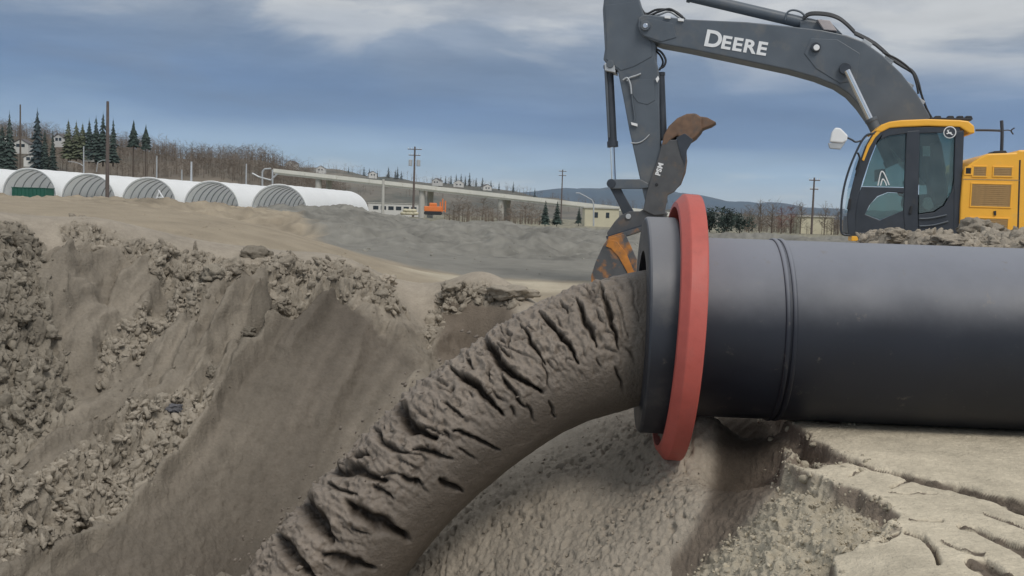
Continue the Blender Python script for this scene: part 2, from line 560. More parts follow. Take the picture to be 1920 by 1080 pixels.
class MB:
    def __init__(self):
        self.v = []
        self.f = []

    def add(self, verts, faces):
        b = len(self.v)
        self.v.extend([tuple(float(c) for c in p) for p in verts])
        self.f.extend([tuple(b + i for i in f) for f in faces])
        return self

    def box(self, x0, x1, y0, y1, z0, z1):
        v = [(x, y, z) for z in (z0, z1) for y in (y0, y1) for x in (x0, x1)]
        return self.add(v, [(0, 2, 3, 1), (4, 5, 7, 6), (0, 1, 5, 4), (2, 6, 7, 3), (0, 4, 6, 2), (1, 3, 7, 5)])

    def prism(self, poly, w0, w1):
        """polygon of (x, z) pulled along y from w0 to w1"""
        n = len(poly)
        v = [(p[0], w0, p[1]) for p in poly] + [(p[0], w1, p[1]) for p in poly]
        f = [tuple(range(n)), tuple(range(2 * n - 1, n - 1, -1))]
        f += [(i, i + n, (i + 1) % n + n, (i + 1) % n) for i in range(n)]
        return self.add(v, f)

    def tube(self, pts, rad, seg=8, cap=True):
        pts = [Vector([float(c) for c in p]) for p in pts]
        n = len(pts)
        rads = rad if hasattr(rad, '__len__') else [rad] * n
        base = len(self.v)
        prev = None
        for i, p in enumerate(pts):
            d = (pts[min(i + 1, n - 1)] - pts[max(i - 1, 0)]).normalized()
            if prev is None:
                ref = Vector((0, 0, 1)) if abs(d.z) < 0.9 else Vector((1, 0, 0))
                a = d.cross(ref).normalized()
            else:
                a = (prev - d * prev.dot(d)).normalized()
            prev = a
            b = d.cross(a)
            for k in range(seg):
                t = 2 * PI * k / seg
                q = p + (a * math.cos(t) + b * math.sin(t)) * rads[i]
                self.v.append(tuple(q))
        for i in range(n - 1):
            for k in range(seg):
                k2 = (k + 1) % seg
                self.f.append((base + i * seg + k, base + i * seg + k2, base + (i + 1) * seg + k2, base + (i + 1) * seg + k))
        if cap:
            self.f.append(tuple(base + k for k in range(seg))[::-1])
            self.f.append(tuple(base + (n - 1) * seg + k for k in range(seg)))
        return self

    def lathe_x(self, prof, seg=96, closed=True):
        """profile of (x, r) spun round the x axis"""
        base = len(self.v)
        n = len(prof)
        for x, r in prof:
            for k in range(seg):
                t = 2 * PI * k / seg
                self.v.append((x, r * math.cos(t), r * math.sin(t)))
        for i in range(n if closed else n - 1):
            i2 = (i + 1) % n
            for k in range(seg):
                k2 = (k + 1) % seg
                self.f.append((base + i * seg + k, base + i2 * seg + k, base + i2 * seg + k2, base + i * seg + k2))
        return self

    def build(self, name, mat, parent=None, bevel=0.0, smooth_angle=None, seg=2):
        me = bpy.data.meshes.new(name)
        me.from_pydata(self.v, [], self.f)
        bm = bmesh.new()
        bm.from_mesh(me)
        bmesh.ops.recalc_face_normals(bm, faces=bm.faces)
        bm.to_mesh(me)
        bm.free()
        me.materials.append(mat)
        o = bpy.data.objects.new(name, me)
        COL.objects.link(o)
        if parent is not None:
            o.parent = parent
        if bevel > 0:
            md = o.modifiers.new('bevel', 'BEVEL')
            md.width = bevel
            md.segments = seg
            md.limit_method = 'ANGLE'
            md.angle_limit = R(35)
        if smooth_angle is not None:
            me.shade_smooth() if hasattr(me, 'shade_smooth') else None
            me.set_sharp_from_angle(angle=R(smooth_angle))
        return o


def np_mesh(name, verts, quads, mat, parent=None, tint=None, smooth_shade=True):
    me = bpy.data.meshes.new(name)
    k = quads.shape[1]
    me.vertices.add(len(verts))
    me.vertices.foreach_set('co', verts.astype(np.float32).ravel())
    me.loops.add(quads.size)
    me.loops.foreach_set('vertex_index', quads.astype(np.int32).ravel())
    me.polygons.add(len(quads))
    me.polygons.foreach_set('loop_start', np.arange(0, quads.size, k, dtype=np.int32))
    me.polygons.foreach_set('loop_total', np.full(len(quads), k, np.int32))
    if tint is not None:
        a = me.attributes.new('tint', 'FLOAT_COLOR', 'POINT')
        c = np.ones((len(verts), 4), np.float32)
        c[:, :3] = tint
        a.data.foreach_set('color', c.ravel())
    me.update(calc_edges=True)
    me.validate()
    if smooth_shade:
        me.polygons.foreach_set('use_smooth', np.ones(len(me.polygons), bool))
    me.materials.append(mat)
    o = bpy.data.objects.new(name, me)
    COL.objects.link(o)
    if parent is not None:
        o.parent = parent
    return o


def copy_tree(o, parent=None):
    c = o.copy()
    COL.objects.link(c)
    if parent is not None:
        c.parent = parent
    for ch in list(o.children):
        copy_tree(ch, c)
    return c


# ------------------------------------------------------------------ GROUND
# control points of the pit and its banks: (pixel x, pixel y, distance) or explicit (x, y, z)
ctl_px = [
    # rim of the pit, left to right, and the ground just behind it
    (-500, 410, 6.6), (-250, 412, 7.0), (0, 416, 7.5), (90, 446, 7.8), (155, 420, 8.0), (240, 440, 8.2), (330, 466, 8.4),
    (430, 492, 8.6), (560, 502, 8.8), (640, 492, 8.8), (700, 522, 8.8), (752, 580, 9.0), (800, 592, 9.6),
    (850, 552, 9.7), (900, 545, 9.6), (955, 555, 9.4), (985, 585, 9.3),
    (0, 412, 9.0), (160, 425, 9.4), (330, 455, 10), (500, 478, 10.3), (640, 480, 10.2), (720, 520, 10.8),
    # left wall
    (-250, 650, 6.0), (0, 560, 6.75), (0, 700, 6.15), (0, 850, 5.75), (0, 1000, 5.3), (0, 1080, 5.05),
    (120, 560, 7.2), (150, 700, 6.8), (150, 850, 6.1), (150, 1000, 5.55), (150, 1080, 5.3),
    (250, 560, 7.6), (300, 700, 7.0), (300, 850, 6.35), (300, 1000, 5.85), (300, 1080, 5.6),
    (420, 580, 7.95), (420, 700, 7.35), (450, 850, 6.75), (450, 1000, 6.3), (480, 1080, 6.1),
    (600, 580, 8.25), (600, 700, 7.6), (600, 850, 7.0), (620, 1000, 6.5), (650, 1100, 6.3),
    (720, 640, 8.3), (720, 760, 7.6), (800, 660, 8.8), (838, 590, 9.55), (900, 600, 9.55), (955, 605, 9.4), (900, 640, 9.4), (850, 640, 9.2), (870, 700, 8.6), (950, 680, 8.4),
    # slope under the pipe mouth
    (770, 1010, 5.75), (880, 930, 5.8), (1000, 860, 5.85), (1100, 815, 5.95), (1200, 770, 6.0), (1050, 700, 7.2), (1150, 650, 7.6),
    (800, 1080, 5.35), (900, 1000, 5.4), (1000, 950, 5.35), (1000, 1080, 4.9), (1100, 900, 5.4), (1100, 1000, 4.95), (1200, 870, 5.35),
    (1200, 960, 4.85), (1200, 1080, 4.45), (1260, 885, 5.1), (1322, 772, 5.5), (1328, 790, 5.2), (1325, 900, 4.8), (1295, 980, 4.55),
    # the washed-out hollow below the pipe and its trough
    (1400, 835, 6.4), (1392, 885, 5.75), (1365, 955, 5.05), (1300, 1080, 4.35),
    # right flank up to the crust
    (1475, 900, 4.25), (1450, 1000, 3.75), (1400, 1080, 3.5), (1560, 930, 3.96), (1560, 1000, 3.48), (1500, 960, 3.9),
]
ctl = [P(*c) / np.array([1, K, 1]) for c in ctl_px]     # the bank is laid out in depths divided by K
ctl += [np.array(c, float) for c in [
    # flat bench to the right, under the pipe and behind
    (1.75, 3.4, -0.06), (1.55, 2.8, 0), (1.4, 2.2, 0), (2.2, 3.2, 0), (2.2, 4.0, 0), (2.0, 4.6, 0), (1.85, 5.2, 0), (1.9, 6.0, 0), (2.6, 2.6, 0), (2.8, 4.6, 0),
    (2.6, 6.4, 0), (2.35, 5.2, 0), (3.2, 5.3, 0), (3.0, 6.0, 0), (2.3, 5.7, 0), (5, 5.5, 0), (2.6, 5.0, 0), (3.0, 3.8, 0), (3.4, 4.6, 0), (2.0, 6.6, 0), (4, 3, 0), (4, 5, 0), (4, 7, 0), (4, 9, 0), (6, 4, 0), (7, 7, 0), (6, 11, 0), (9, 9, 0), (9, 14, 0), (2.0, 8, 0), (2, 10, 0), (2, 13, 0),
    (1.32, 6.55, 0.10), (1.65, 6.5, 0.06), (1.5, 7.2, 0.12), (1.0, 6.7, 0.05), (1.2, 7.6, 0.1), (0.9, 8.2, 0), (0.6, 10, 0), (0, 11, 0.02), (-1, 12, 0.05), (0, 14, 0), (1.5, 16, 0), (5, 17, 0), (-1, 16.5, 0.05), (9, 19, 0), (2, 20, 0.05), (-2, 20, 0.3),
    # sandy rise on the left
    (-4.6, 12, 0.93), (-6.5, 14, 1.18), (-9, 14, 1.25), (-5.0, 16, 0.95), (-9.5, 17, 1.31), (-13, 18, 1.36), (-4.0, 18, 0.62), (-3.4, 13.5, 0.66), (-2.6, 12, 0.40), (-2.4, 15.5, 0.28),
    (-14, 21, 1.34), (-8, 21, 1.05), (-12, 14, 1.3), (-8, 10, 1.12),
    # pit floor, below the picture
    (-4, 4, -1.7), (-2.8, 3.5, -2.0), (-1.5, 4.2, -2.1), (-0.4, 3.6, -1.7), (-1.6, 5.3, -2.0), (-0.9, 5.2, -1.75), (0.3, 3.6, -1.25), (0.9, 3.0, -0.9), (-2.5, 2, -2.0), (0, 2, -1.4), (0.8, 2, -0.6), (-5.5, 3.5, -0.9), (-7, 5, 0.4), (-8, 7, 1.1)]]
ctl = np.array(ctl)
_C = 0.35


def _phi(d2):
    return np.sqrt(d2 + _C * _C)


_n = len(ctl)
_A = np.zeros((_n + 3, _n + 3))
_d2 = ((ctl[:, None, :2] - ctl[None, :, :2]) ** 2).sum(-1)
_A[:_n, :_n] = _phi(_d2) - 0.012 * np.eye(_n)
_A[:_n, _n] = _A[_n, :_n] = 1
_A[:_n, _n + 1:] = ctl[:, :2]
_A[_n + 1:, :_n] = ctl[:, :2].T
_sol = np.linalg.solve(_A, np.concatenate([ctl[:, 2], np.zeros(3)]))


def base_h(x, y):
    sh = x.shape
    x, y = x.ravel(), y.ravel()
    out = np.empty(x.shape)
    for i in range(0, len(x), 60000):
        a, b = x[i:i + 60000], y[i:i + 60000]
        d2 = (a[:, None] - ctl[None, :, 0]) ** 2 + (b[:, None] - ctl[None, :, 1]) ** 2
        out[i:i + 60000] = _phi(d2) @ _sol[:_n] + _sol[_n] + _sol[_n + 1] * a + _sol[_n + 2] * b
    return out.reshape(sh)


def far_h(x, y):
    z = 0.05 + 1.45 * smooth(-36, -84, x) * smooth(60, 120, y)
    z = z + 1.2 * smooth(-4, -12, x) * smooth(70, 24, y)
    # low grey gravel heaps in the middle distance
    for px, yy, h, sx, sy in ((655, 60, 1.05, 2.6, 6), (585, 66, 0.45, 5, 8), (730, 48, 0.55, 5, 6), (870, 62, 0.75, 7, 6), (560, 48, 0.45, 5, 6), (1000, 44, 0.42, 6, 5), (800, 34, 0.40, 3, 3), (660, 27, 0.55, 2.2, 3), (740, 23, 0.30, 1.4, 2), (930, 26, 0.35, 1.8, 2), (1040, 31, 0.45, 2.4, 3), (870, 40, 0.5, 3, 3), (690, 38, 0.6, 2.4, 4), (1450, 75, 0.35, 6, 5), (1560, 60, 0.3, 5, 5)):
        cx = (px - 960) / 1500 * yy
        z = z + h * np.exp(-((x - cx) / sx) ** 2 - ((y - yy) / sy) ** 2)
    z = z + (0.10 * fbm(x / 5, y / 7, 2.0, 3) + 0.42 * (0.45 - np.abs(perlin(x / 3.5 + 0.4 * perlin(x / 6, y / 6, 1.0), y / 7, 3.0))) + 0.16 * fbm(x / 0.9, y / 1.3, 5.0, 4)) * smooth(19, 27, y) * smooth(110, 80, y)
    return z


s0 = np.concatenate([np.linspace(-1.35, -0.78, 24, endpoint=False), np.linspace(-0.78, -0.66, 40, endpoint=False), np.linspace(-0.66, 0.66, 900, endpoint=False), np.linspace(0.66, 0.78, 40, endpoint=False), np.linspace(0.78, 1.35, 24)])
yr = np.concatenate([np.linspace(1.3, 2.85, 14, endpoint=False), np.linspace(2.85, 5.0, 260, endpoint=False), np.linspace(5.0, 10.4, 400, endpoint=False), np.geomspace(10.4, 60, 170, endpoint=False), np.geomspace(60, 9000, 40)])
GS, GY = np.meshgrid(s0, yr)
GX = GS * (GY + 0.0)
nr, nc = GX.shape
near = GY < 26
rows_near = int((yr < 26).sum())
H = far_h(GX, GY)
hb = base_h(GX[:rows_near], GY[:rows_near])
wgt = smooth(15, 24, GY[:rows_near])
H[:rows_near] = hb * (1 - wgt) + H[:rows_near] * wgt
# work on the near part
RN = int((yr < 22).sum())
X, Y_, Z = GX[:RN], GY[:RN], H[:RN].copy()


def pix():
    p = np.stack([X.ravel(), Y_.ravel() * K, Z.ravel()], 1)
    a, b = project(p)
    return a.reshape(X.shape), b.reshape(X.shape)


def p3(mask, f, seed, ridge=False):
    """solid noise on the bank, so that steep faces are as rough as flat ones"""
    o = np.zeros(X.shape)
    m = mask > 0.01
    o[m] = perlin(X[m] * f + seed, Y_[m] * K * f - seed, Z[m] * f + 2.3 * seed)
    return 0.5 - np.abs(o) if ridge else o


PXg, PYg = pix()
nearm = (Y_ < 11.2)
# --- masks, drawn on the pit as seen (each becomes real relief of that patch of ground)
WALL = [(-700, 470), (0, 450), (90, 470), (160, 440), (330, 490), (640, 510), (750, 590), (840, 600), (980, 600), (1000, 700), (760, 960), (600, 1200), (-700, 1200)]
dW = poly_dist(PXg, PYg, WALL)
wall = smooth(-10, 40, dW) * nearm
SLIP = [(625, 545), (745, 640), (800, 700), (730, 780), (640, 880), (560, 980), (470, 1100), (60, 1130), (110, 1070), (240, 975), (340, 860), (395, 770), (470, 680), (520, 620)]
dS = poly_dist(PXg, PYg, SLIP)
slip = smooth(-6, 16, dS + 10 * perlin(X * 2, Y_ * 2, 1.5)) * nearm
SCREE = [(520, 640), (610, 560), (470, 600), (440, 650), (300, 720), (250, 820)]
# clod zones
Z_LEFT = [(-600, 430), (40, 415), (85, 460), (75, 540), (110, 640), (150, 720), (120, 770), (60, 820), (0, 860), (-600, 900)]
Z_RIM = [(110, 420), (160, 412), (215, 430), (260, 455), (330, 470), (440, 490), (560, 500), (640, 484), (705, 515), (765, 590), (760, 600), (690, 560), (640, 545), (590, 570), (520, 590), (500, 545), (420, 560), (330, 560), (290, 520), (230, 470), (170, 460), (120, 470)]
Z_MID = [(60, 900), (150, 850), (230, 770), (290, 745), (400, 735), (385, 790), (320, 870), (230, 960), (130, 1010), (20, 1060), (-100, 1090), (-100, 930)]
Z_TONGUE = [(180, 640), (250, 590), (330, 560), (400, 600), (300, 640), (230, 690), (180, 720)]
Z_CHUNK = [(835, 535), (900, 525), (965, 540), (985, 575), (930, 572), (870, 570), (820, 620), (790, 650), (800, 590)]
Z_RIGHT = [(1470, 890), (1530, 900), (1570, 925), (1620, 945), (1650, 975), (1690, 1005), (1640, 1040), (1560, 1090), (1260, 1120), (1340, 1020), (1420, 960)]
zones = {}
for k_, zp in (('left', Z_LEFT), ('rim', Z_RIM), ('mid', Z_MID), ('tongue', Z_TONGUE), ('chunk', Z_CHUNK), ('right', Z_RIGHT)):
    zones[k_] = smooth(-6, 14, poly_dist(PXg + 8 * perlin(X * 5, Y_ * 5), PYg + 8 * perlin(X * 5, Y_ * 5, 3.3), zp)) * nearm
rub = np.clip(sum(zones.values()), 0, 1)

# --- flutes that run down the fall line of the wall
ux, uy = 0.972, -0.235      # across
vx, vy = 0.235, 0.972       # along
U, V = X * ux + Y_ * uy, X * vx + Y_ * vy
wob = 0.25 * perlin(U * 0.9, V * 0.8, 7.7)
fl = 1 - np.abs(perlin((U + wob) * 1.5, V * 0.28, 1.2)) * 2.0
fl2 = 1 - np.abs(perlin((U + wob) * 4.2, V * 0.5, 5.2)) * 2.0
Z += wall * (1 - slip) * (0.21 * (fl - 0.5) + 0.085 * (fl2 - 0.5) + 0.05 * fbm(U * 2.2, V * 0.9, 2.9, 4))
Z += wall * slip * (0.055 * perlin(U * 1.5, V * 0.35, 9.0) + 0.030 * perlin(U * 4.0, V * 0.6, 3.6))
# --- sharp crests: ground on their left stands proud, their right flank drops away
for line, h, fall in (
        ([(620, 520), (560, 590), (505, 632), (462, 682), (420, 745), (385, 800), (330, 868), (270, 935), (200, 990), (100, 1062), (20, 1110)], 0.20, 75),
        ([(560, 500), (520, 560), (480, 612), (450, 660)], 0.12, 40),
        ([(640, 520), (625, 552), (590, 605), (560, 650), (535, 700)], 0.10, 40),
        ([(410, 520), (385, 560), (340, 620), (290, 690), (240, 760)], 0.10, 45),
        ([(225, 590), (195, 620), (172, 650), (170, 690)], 0.12, 45),
        ([(330, 500), (345, 560), (320, 610)], 0.08, 30), ([(300, 520), (270, 590), (225, 660), (205, 720)], 0.11, 35), ([(470, 560), (430, 620), (360, 690), (310, 740)], 0.12, 40), ([(140, 480), (120, 560), (128, 640)], 0.10, 35), ([(700, 560), (690, 620), (650, 720), (600, 830)], 0.07, 50)):
    d, pos, side = seg_dist(PXg + 6 * perlin(X * 4, Y_ * 4, 2.2), PYg + 6 * perlin(X * 4, Y_ * 4, 8.2), line)
    end = smooth(0, 0.12, pos) * smooth(1.0, 0.85, pos)
    up = (side > 0)
    prof = np.where(up, np.exp(-d / fall), np.exp(-(d / 9.0) ** 2))
    Z += h * end * prof * nearm
rimband = smooth(-5, 30, poly_dist(PXg, PYg, [(200, 470), (330, 500), (480, 540), (640, 520), (700, 560), (640, 640), (520, 690), (380, 660), (230, 640), (170, 560)])) * nearm * (1 - slip)
Z -= rimband * 0.34 * smooth(0.05, 0.45, perlin(U * 1.9 + 0.3 * perlin(U * 3, V * 3, 2.0), V * 1.0, 6.7))
Z += rimband * 0.06 * fbm(U * 4, V * 3, 1.7, 3)
# --- lumps of the clod zones
Z += wall * (1 - slip) * 0.10 * p3(wall * (1 - slip), 2.2, 1.0)
D = wall * (1 - 0.6 * slip) * 0.034 * p3(wall, 5.5, 4.0)      # relief along the surface normal
lump = 0.9 * p3(rub, 4.2, 2.0, True) + 0.75 * p3(rub, 9.0, 5.0, True) + 0.5 * p3(rub, 19.0, 7.0, True) + 0.35 * p3(rub, 33.0, 9.0)
D += rub * (0.115 * (lump - 0.65)) * (1 - 0.5 * zones['right'])
big = fbm(X * 2.2, Y_ * 2.2, 4.4, 3)
Z += rub * 0.10 * big * (1 - 0.6 * zones['right'])
# --- coarse granular slope below the mouth
GRAN = [(740, 1100), (770, 1000), (900, 900), (1050, 830), (1190, 740), (1335, 770), (1335, 880), (1300, 980), (1200, 1130)]
dG = poly_dist(PXg, PYg, GRAN)
gran = smooth(-12, 25, dG) * (Y_ < 7)
g1, g2, g3 = p3(gran, 9.0, 1.0), p3(gran, 20.0, 3.0), p3(gran, 36.0, 6.0)
pits = smooth(0.20, 0.5, p3(gran, 24.0, 8.0)) * smooth(-0.25, 0.2, p3(gran, 3.0, 5.0))
D += gran * (0.009 * g1 + 0.011 * g2 + 0.011 * g3 - 0.030 * pits)
D += (1 - gran) * wall * (0.012 * p3(wall, 14.0, 2.5) + 0.008 * p3(wall, 28.0, 6.5))
# --- crust of the bench: a sheet with a broken edge, cracked and slightly slumped
CRUST = [(1462, 780), (1466, 794), (1480, 803), (1500, 812), (1517, 828), (1512, 848), (1545, 850), (1600, 856), (1640, 868), (1590, 862), (1555, 868), (1530, 884), (1465, 892), (1530, 902), (1558, 922), (1612, 930), (1622, 946), (1660, 956), (1688, 986), (1660, 1000), (1690, 1008), (1640, 1022), (1560, 1110), (1560, 1500), (2900, 1500), (2900, 786)]
jx, jy = 5.0 * fbm(X * 5, Y_ * 5, 1.1, 3), 5.0 * fbm(X * 5, Y_ * 5, 6.6, 3)
dC = poly_dist(PXg + jx, PYg + jy, CRUST)
right_side = (X > 1.0) & (Y_ < 6.2)
crust = smooth(-13.0, 4.0, dC) * right_side
Z = np.where((X > 1.45) & (Y_ > 2.4) & (Y_ < 6.4), np.minimum(Z, 0.006), Z)
Z = Z * (1 - 0.75 * crust)
Z += -0.04 * right_side * (1 - crust) * smooth(60, 0, -dC)
Z += crust * (0.004 * fbm(X * 2.5, Y_ * 2.5, 2.0, 3) + 0.003 * perlin(X * 30, Y_ * 30, 1.5))
crackm = np.zeros_like(Z)
for line, w0, w1, dep in (
        ([(1500, 852), (1540, 856), (1600, 858), (1640, 870), (1665, 874), (1690, 880), (1712, 893), (1760, 906), (1800, 918), (1850, 932), (1900, 950), (1960, 975)], 4, 11, 0.11),
        ([(1780, 905), (1840, 925), (1900, 945), (1960, 965)], 3, 16, 0.12),
        ([(1622, 872), (1606, 884), (1588, 896)], 1.6, 0.8, 0.05),
        ([(1712, 896), (1690, 906), (1664, 921)], 2.4, 1.2, 0.06),
        ([(1790, 998), (1830, 1002), (1870, 1012), (1930, 1032)], 2, 8, 0.07),
        ([(1690, 1012), (1730, 1018), (1752, 1035), (1762, 1060)], 3, 5, 0.08),
        ([(1805, 1042), (1850, 1046), (1900, 1060), (1960, 1075)], 4, 13, 0.08),
        ([(1660, 930), (1700, 932), (1760, 928)], 1.2, 1.2, 0.03),
        ([(1840, 972), (1880, 982), (1940, 1000)], 1.6, 2.2, 0.05),
        ([(1770, 990), (1700, 992)], 1.0, 1.4, 0.03),
        ([(1760, 1022), (1810, 1030), (1850, 1034)], 1.2, 1.4, 0.03),
        ([(1560, 1070), (1600, 1055), (1660, 1030), (1690, 1012)], 3, 4, 0.06)):
    jj = 3.0 * fbm(X * 4.5, Y_ * 4.5, 3.1, 3)
    d, pos, side = seg_dist(PXg + jj, PYg + 3.0 * fbm(X * 4.5, Y_ * 4.5, 9.4, 3), line)
    w = w0 + (w1 - w0) * pos
    w = w * (0.75 + 0.5 * perlin(X * 6, Y_ * 6, 2.7)) * smooth(0, 0.08, pos) * smooth(1.0, 0.94, pos) + 0.01
    c = smooth(w + 4.5, w - 3.5, d) * smooth(0.3, 1.0, w) * right_side
    Z -= dep * 0.42 * c
    crackm = np.maximum(crackm, smooth(1.35, 1.1, d / np.maximum(w, 0.3)) * right_side * (w > 0.4))
crackm *= crust
edgeband = right_side * np.maximum(smooth(-45, -6, dC) * smooth(14, 2, dC), crackm)
edgeband = np.clip(edgeband, 0, 1)
Z += crackm * 0.03 * perlin(X * 16, Y_ * 16, 4.2)
# --- heap of spoil behind the pipe, in front of the excavator
hx = (0.35 * smooth(2.3, 2.9, X) + 0.80 * smooth(2.85, 3.35, X) + 0.09 * smooth(3.3, 4.2, X) + 0.07 * perlin(X * 2.3, Y_ * 0.6, 1.1) * smooth(2.5, 3.2, X) + 0.05 * perlin(X * 6, Y_ * 2, 4.1) * smooth(2.5, 3.2, X)) * smooth(16, 9, X)
yfront = 6.3 - 1.12 * smooth(3.1, 4.3, X) + 0.14 * perlin(X * 2.6, X * 0 + 3.0, 2.2)
heap = hx * smooth(yfront, yfront + 0.22, Y_) * smooth(8.6, 7.4, Y_ + 0.2 * perlin(X * 1.1, Y_, 3.0))
Z += heap + smooth(0.3, 0.8, heap) * (0.045 * fbm(X * 4, Y_ * 4, 1.9, 4))
heapm = smooth(0.04, 0.2, heap)
# gentle unevenness of the tan flat and the rise
Z += 0.018 * fbm(X * 0.9, Y_ * 0.9, 3.0, 4) * smooth(9.5, 11.5, Y_)
Z += 0.02 * smooth(11.5, 12.5, Y_) * smooth(17, 15.5, Y_) * perlin(X * 0.8, Y_ * 5, 2.0)
H[:RN] = Z
_gx = np.stack([np.gradient(X, axis=1), np.gradient(Y_ * K, axis=1), np.gradient(Z, axis=1)], -1)
_gy = np.stack([np.gradient(X, axis=0), np.gradient(Y_ * K, axis=0), np.gradient(Z, axis=0)], -1)
NRM = np.cross(_gx, _gy)
NRM /= np.linalg.norm(NRM, axis=-1, keepdims=True)
D += right_side * (1 - crust) * (1 - gran) * (0.010 * p3(right_side * (1 - crust), 16.0, 3.3) + 0.008 * p3(right_side * (1 - crust), 30.0, 7.3))
SURF = np.stack([X, Y_ * K, Z], -1) + NRM * D[..., None]

# --- colour of each kind of soil
C_CRUST = np.array((0.545, 0.482, 0.370))
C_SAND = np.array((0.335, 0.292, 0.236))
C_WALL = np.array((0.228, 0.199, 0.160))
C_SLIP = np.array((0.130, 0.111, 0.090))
C_CLOD = np.array((0.300, 0.264, 0.214))
C_CLODG = np.array((0.235, 0.208, 0.168))
C_WET_SHADE = np.array((0.15, 0.122, 0.096))  # wet sand; darkened further it also paints shade in the hollow
C_TAN = np.array((0.315, 0.266, 0.198))
C_GREY = np.array((0.215, 0.207, 0.182))
C_FIELD = np.array((0.24, 0.225, 0.17))
tint = np.empty((nr, nc, 3))
tint[:] = C_GREY
nzf = fbm(GX / 6, GY / 9, 1.0, 4)


def blend(t, col, m):
    return t * (1 - m[..., None]) + col * m[..., None]


tint = blend(tint, C_FIELD, smooth(75, 110, GY + 12 * nzf))
slope_s = GX / GY
edge = np.where(GY < 45, -0.245, -0.335) + 0.02 * fbm(GX / 2, GY / 2, 3, 3) + 0.05 * smooth(30, 55, GY) * 0
tan = smooth(0.015, -0.015, slope_s - (-0.245 - 0.10 * smooth(25, 50, GY) + 0.018 * fbm(GX / 1.5, GY / 3, 3, 3))) * smooth(70, 50, GY + 6 * nzf)
tan = np.maximum(tan, smooth(16.6, 15.6, GY + 0.25 * fbm(GX * 0.8, GY * 0.3, 4.0, 3)))
tint = blend(tint, C_TAN, tan)
tn = tint[:RN]
tn = blend(tn, C_CRUST * 0.84, smooth(13.0, 15.0, Y_ + 0.5 * perlin(X * 1.2, Y_, 2.0)) * smooth(16.2, 15.3, Y_ + 0.4 * perlin(X * 0.9, Y_, 7.0)) * smooth(-2.6, -1.4, X))
tn = blend(tn, C_SAND, nearm * smooth(11.2, 10.0, Y_) * smooth(2.5, 1.2, X) * 1.0)
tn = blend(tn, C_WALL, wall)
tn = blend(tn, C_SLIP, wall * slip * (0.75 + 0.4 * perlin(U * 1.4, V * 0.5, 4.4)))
tn = blend(tn, C_CLOD, rub)
tn = blend(tn, C_CLODG, zones['left'] * 0.9)
tn = blend(tn, C_CRUST * 0.72, zones['right'])
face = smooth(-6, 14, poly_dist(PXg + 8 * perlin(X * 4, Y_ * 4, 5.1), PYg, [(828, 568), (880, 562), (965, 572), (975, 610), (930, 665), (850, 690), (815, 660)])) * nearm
tn = blend(tn, C_WET_SHADE * 0.95, face * 0.85)  # undercut face of the block, toned darker
tn = blend(tn, C_SAND, gran)
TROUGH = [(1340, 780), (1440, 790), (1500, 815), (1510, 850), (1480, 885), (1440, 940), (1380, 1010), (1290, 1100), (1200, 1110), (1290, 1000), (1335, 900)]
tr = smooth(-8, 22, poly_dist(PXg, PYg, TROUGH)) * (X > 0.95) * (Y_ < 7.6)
wet_shade = smooth(-25, 30, poly_dist(PXg, PYg, [(1344, 770), (1450, 775), (1452, 830), (1420, 890), (1380, 950), (1335, 960), (1340, 880)])) * (X > 0.95) * (Y_ < 7.6)
tn = blend(tn, C_WET_SHADE, tr * (1 - crust))
tn = blend(tn, C_WET_SHADE * 0.42, wet_shade * (1 - crust))  # wet sand darkened again: shade under the pipe painted in
tn = blend(tn, C_CRUST, right_side * crust)
tn = blend(tn, C_CRUST * 0.9, smooth(1.9, 2.3, X) * (Y_ >= 6.2) * (Y_ < 12.0) * smooth(12, 10, Y_))
tn = blend(tn, C_WET_SHADE * 0.95, crackm)
tn = blend(tn, C_WET_SHADE * 1.3, right_side * (1 - zones['right']) * smooth(3, -1, dC) * smooth(-34, -10, dC))
tn = blend(tn, C_CLOD * 1.05, heapm)
mott = 1 + right_side * crust * 0.10 * fbm(X * 5, Y_ * 9, 4.0, 4) + 0.14 * fbm(X * 1.6, Y_ * 1.6, 8.0, 4) + 0.09 * fbm(X * 9, Y_ * 9, 2.0, 3) * nearm
streak = 1 + (0.13 * perlin(U * 5, V * 0.6, 6.0) + 0.13 * perlin(U * 12, V * 0.8, 2.6)) * wall
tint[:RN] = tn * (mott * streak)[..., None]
tint[RN:] *= (1 - 0.30 * np.clip(perlin(GX[RN:] / 2.6 + 0.5 * nzf[RN:], GY[RN:] / 7, 6.0), 0, 1) + 0.16 * fbm(GX[RN:] / 4, GY[RN:] / 6, 2.0, 3) + 0.24 * fbm(GX[RN:] / 0.5, GY[RN:] / 0.9, 5.0, 3))[..., None]

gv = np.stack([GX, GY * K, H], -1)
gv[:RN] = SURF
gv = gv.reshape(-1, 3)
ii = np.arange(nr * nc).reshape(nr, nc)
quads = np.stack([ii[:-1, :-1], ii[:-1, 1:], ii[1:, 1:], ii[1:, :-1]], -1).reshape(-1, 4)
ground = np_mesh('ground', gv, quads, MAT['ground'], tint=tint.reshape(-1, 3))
tag(ground, kind='structure')


def ground_at(x, y):
    """height of the finished ground"""
    y = y / K
    j = np.searchsorted(yr, y) - 1
    j = int(np.clip(j, 0, nr - 2))
    k = int(np.clip(np.searchsorted(s0, x / y) - 1, 0, nc - 2))
    a = (y - yr[j]) / (yr[j + 1] - yr[j])
    b = (x / y - s0[k]) / (s0[k + 1] - s0[k])
    return float((H[j, k] * (1 - b) + H[j, k + 1] * b) * (1 - a) + (H[j + 1, k] * (1 - b) + H[j + 1, k + 1] * b) * a)


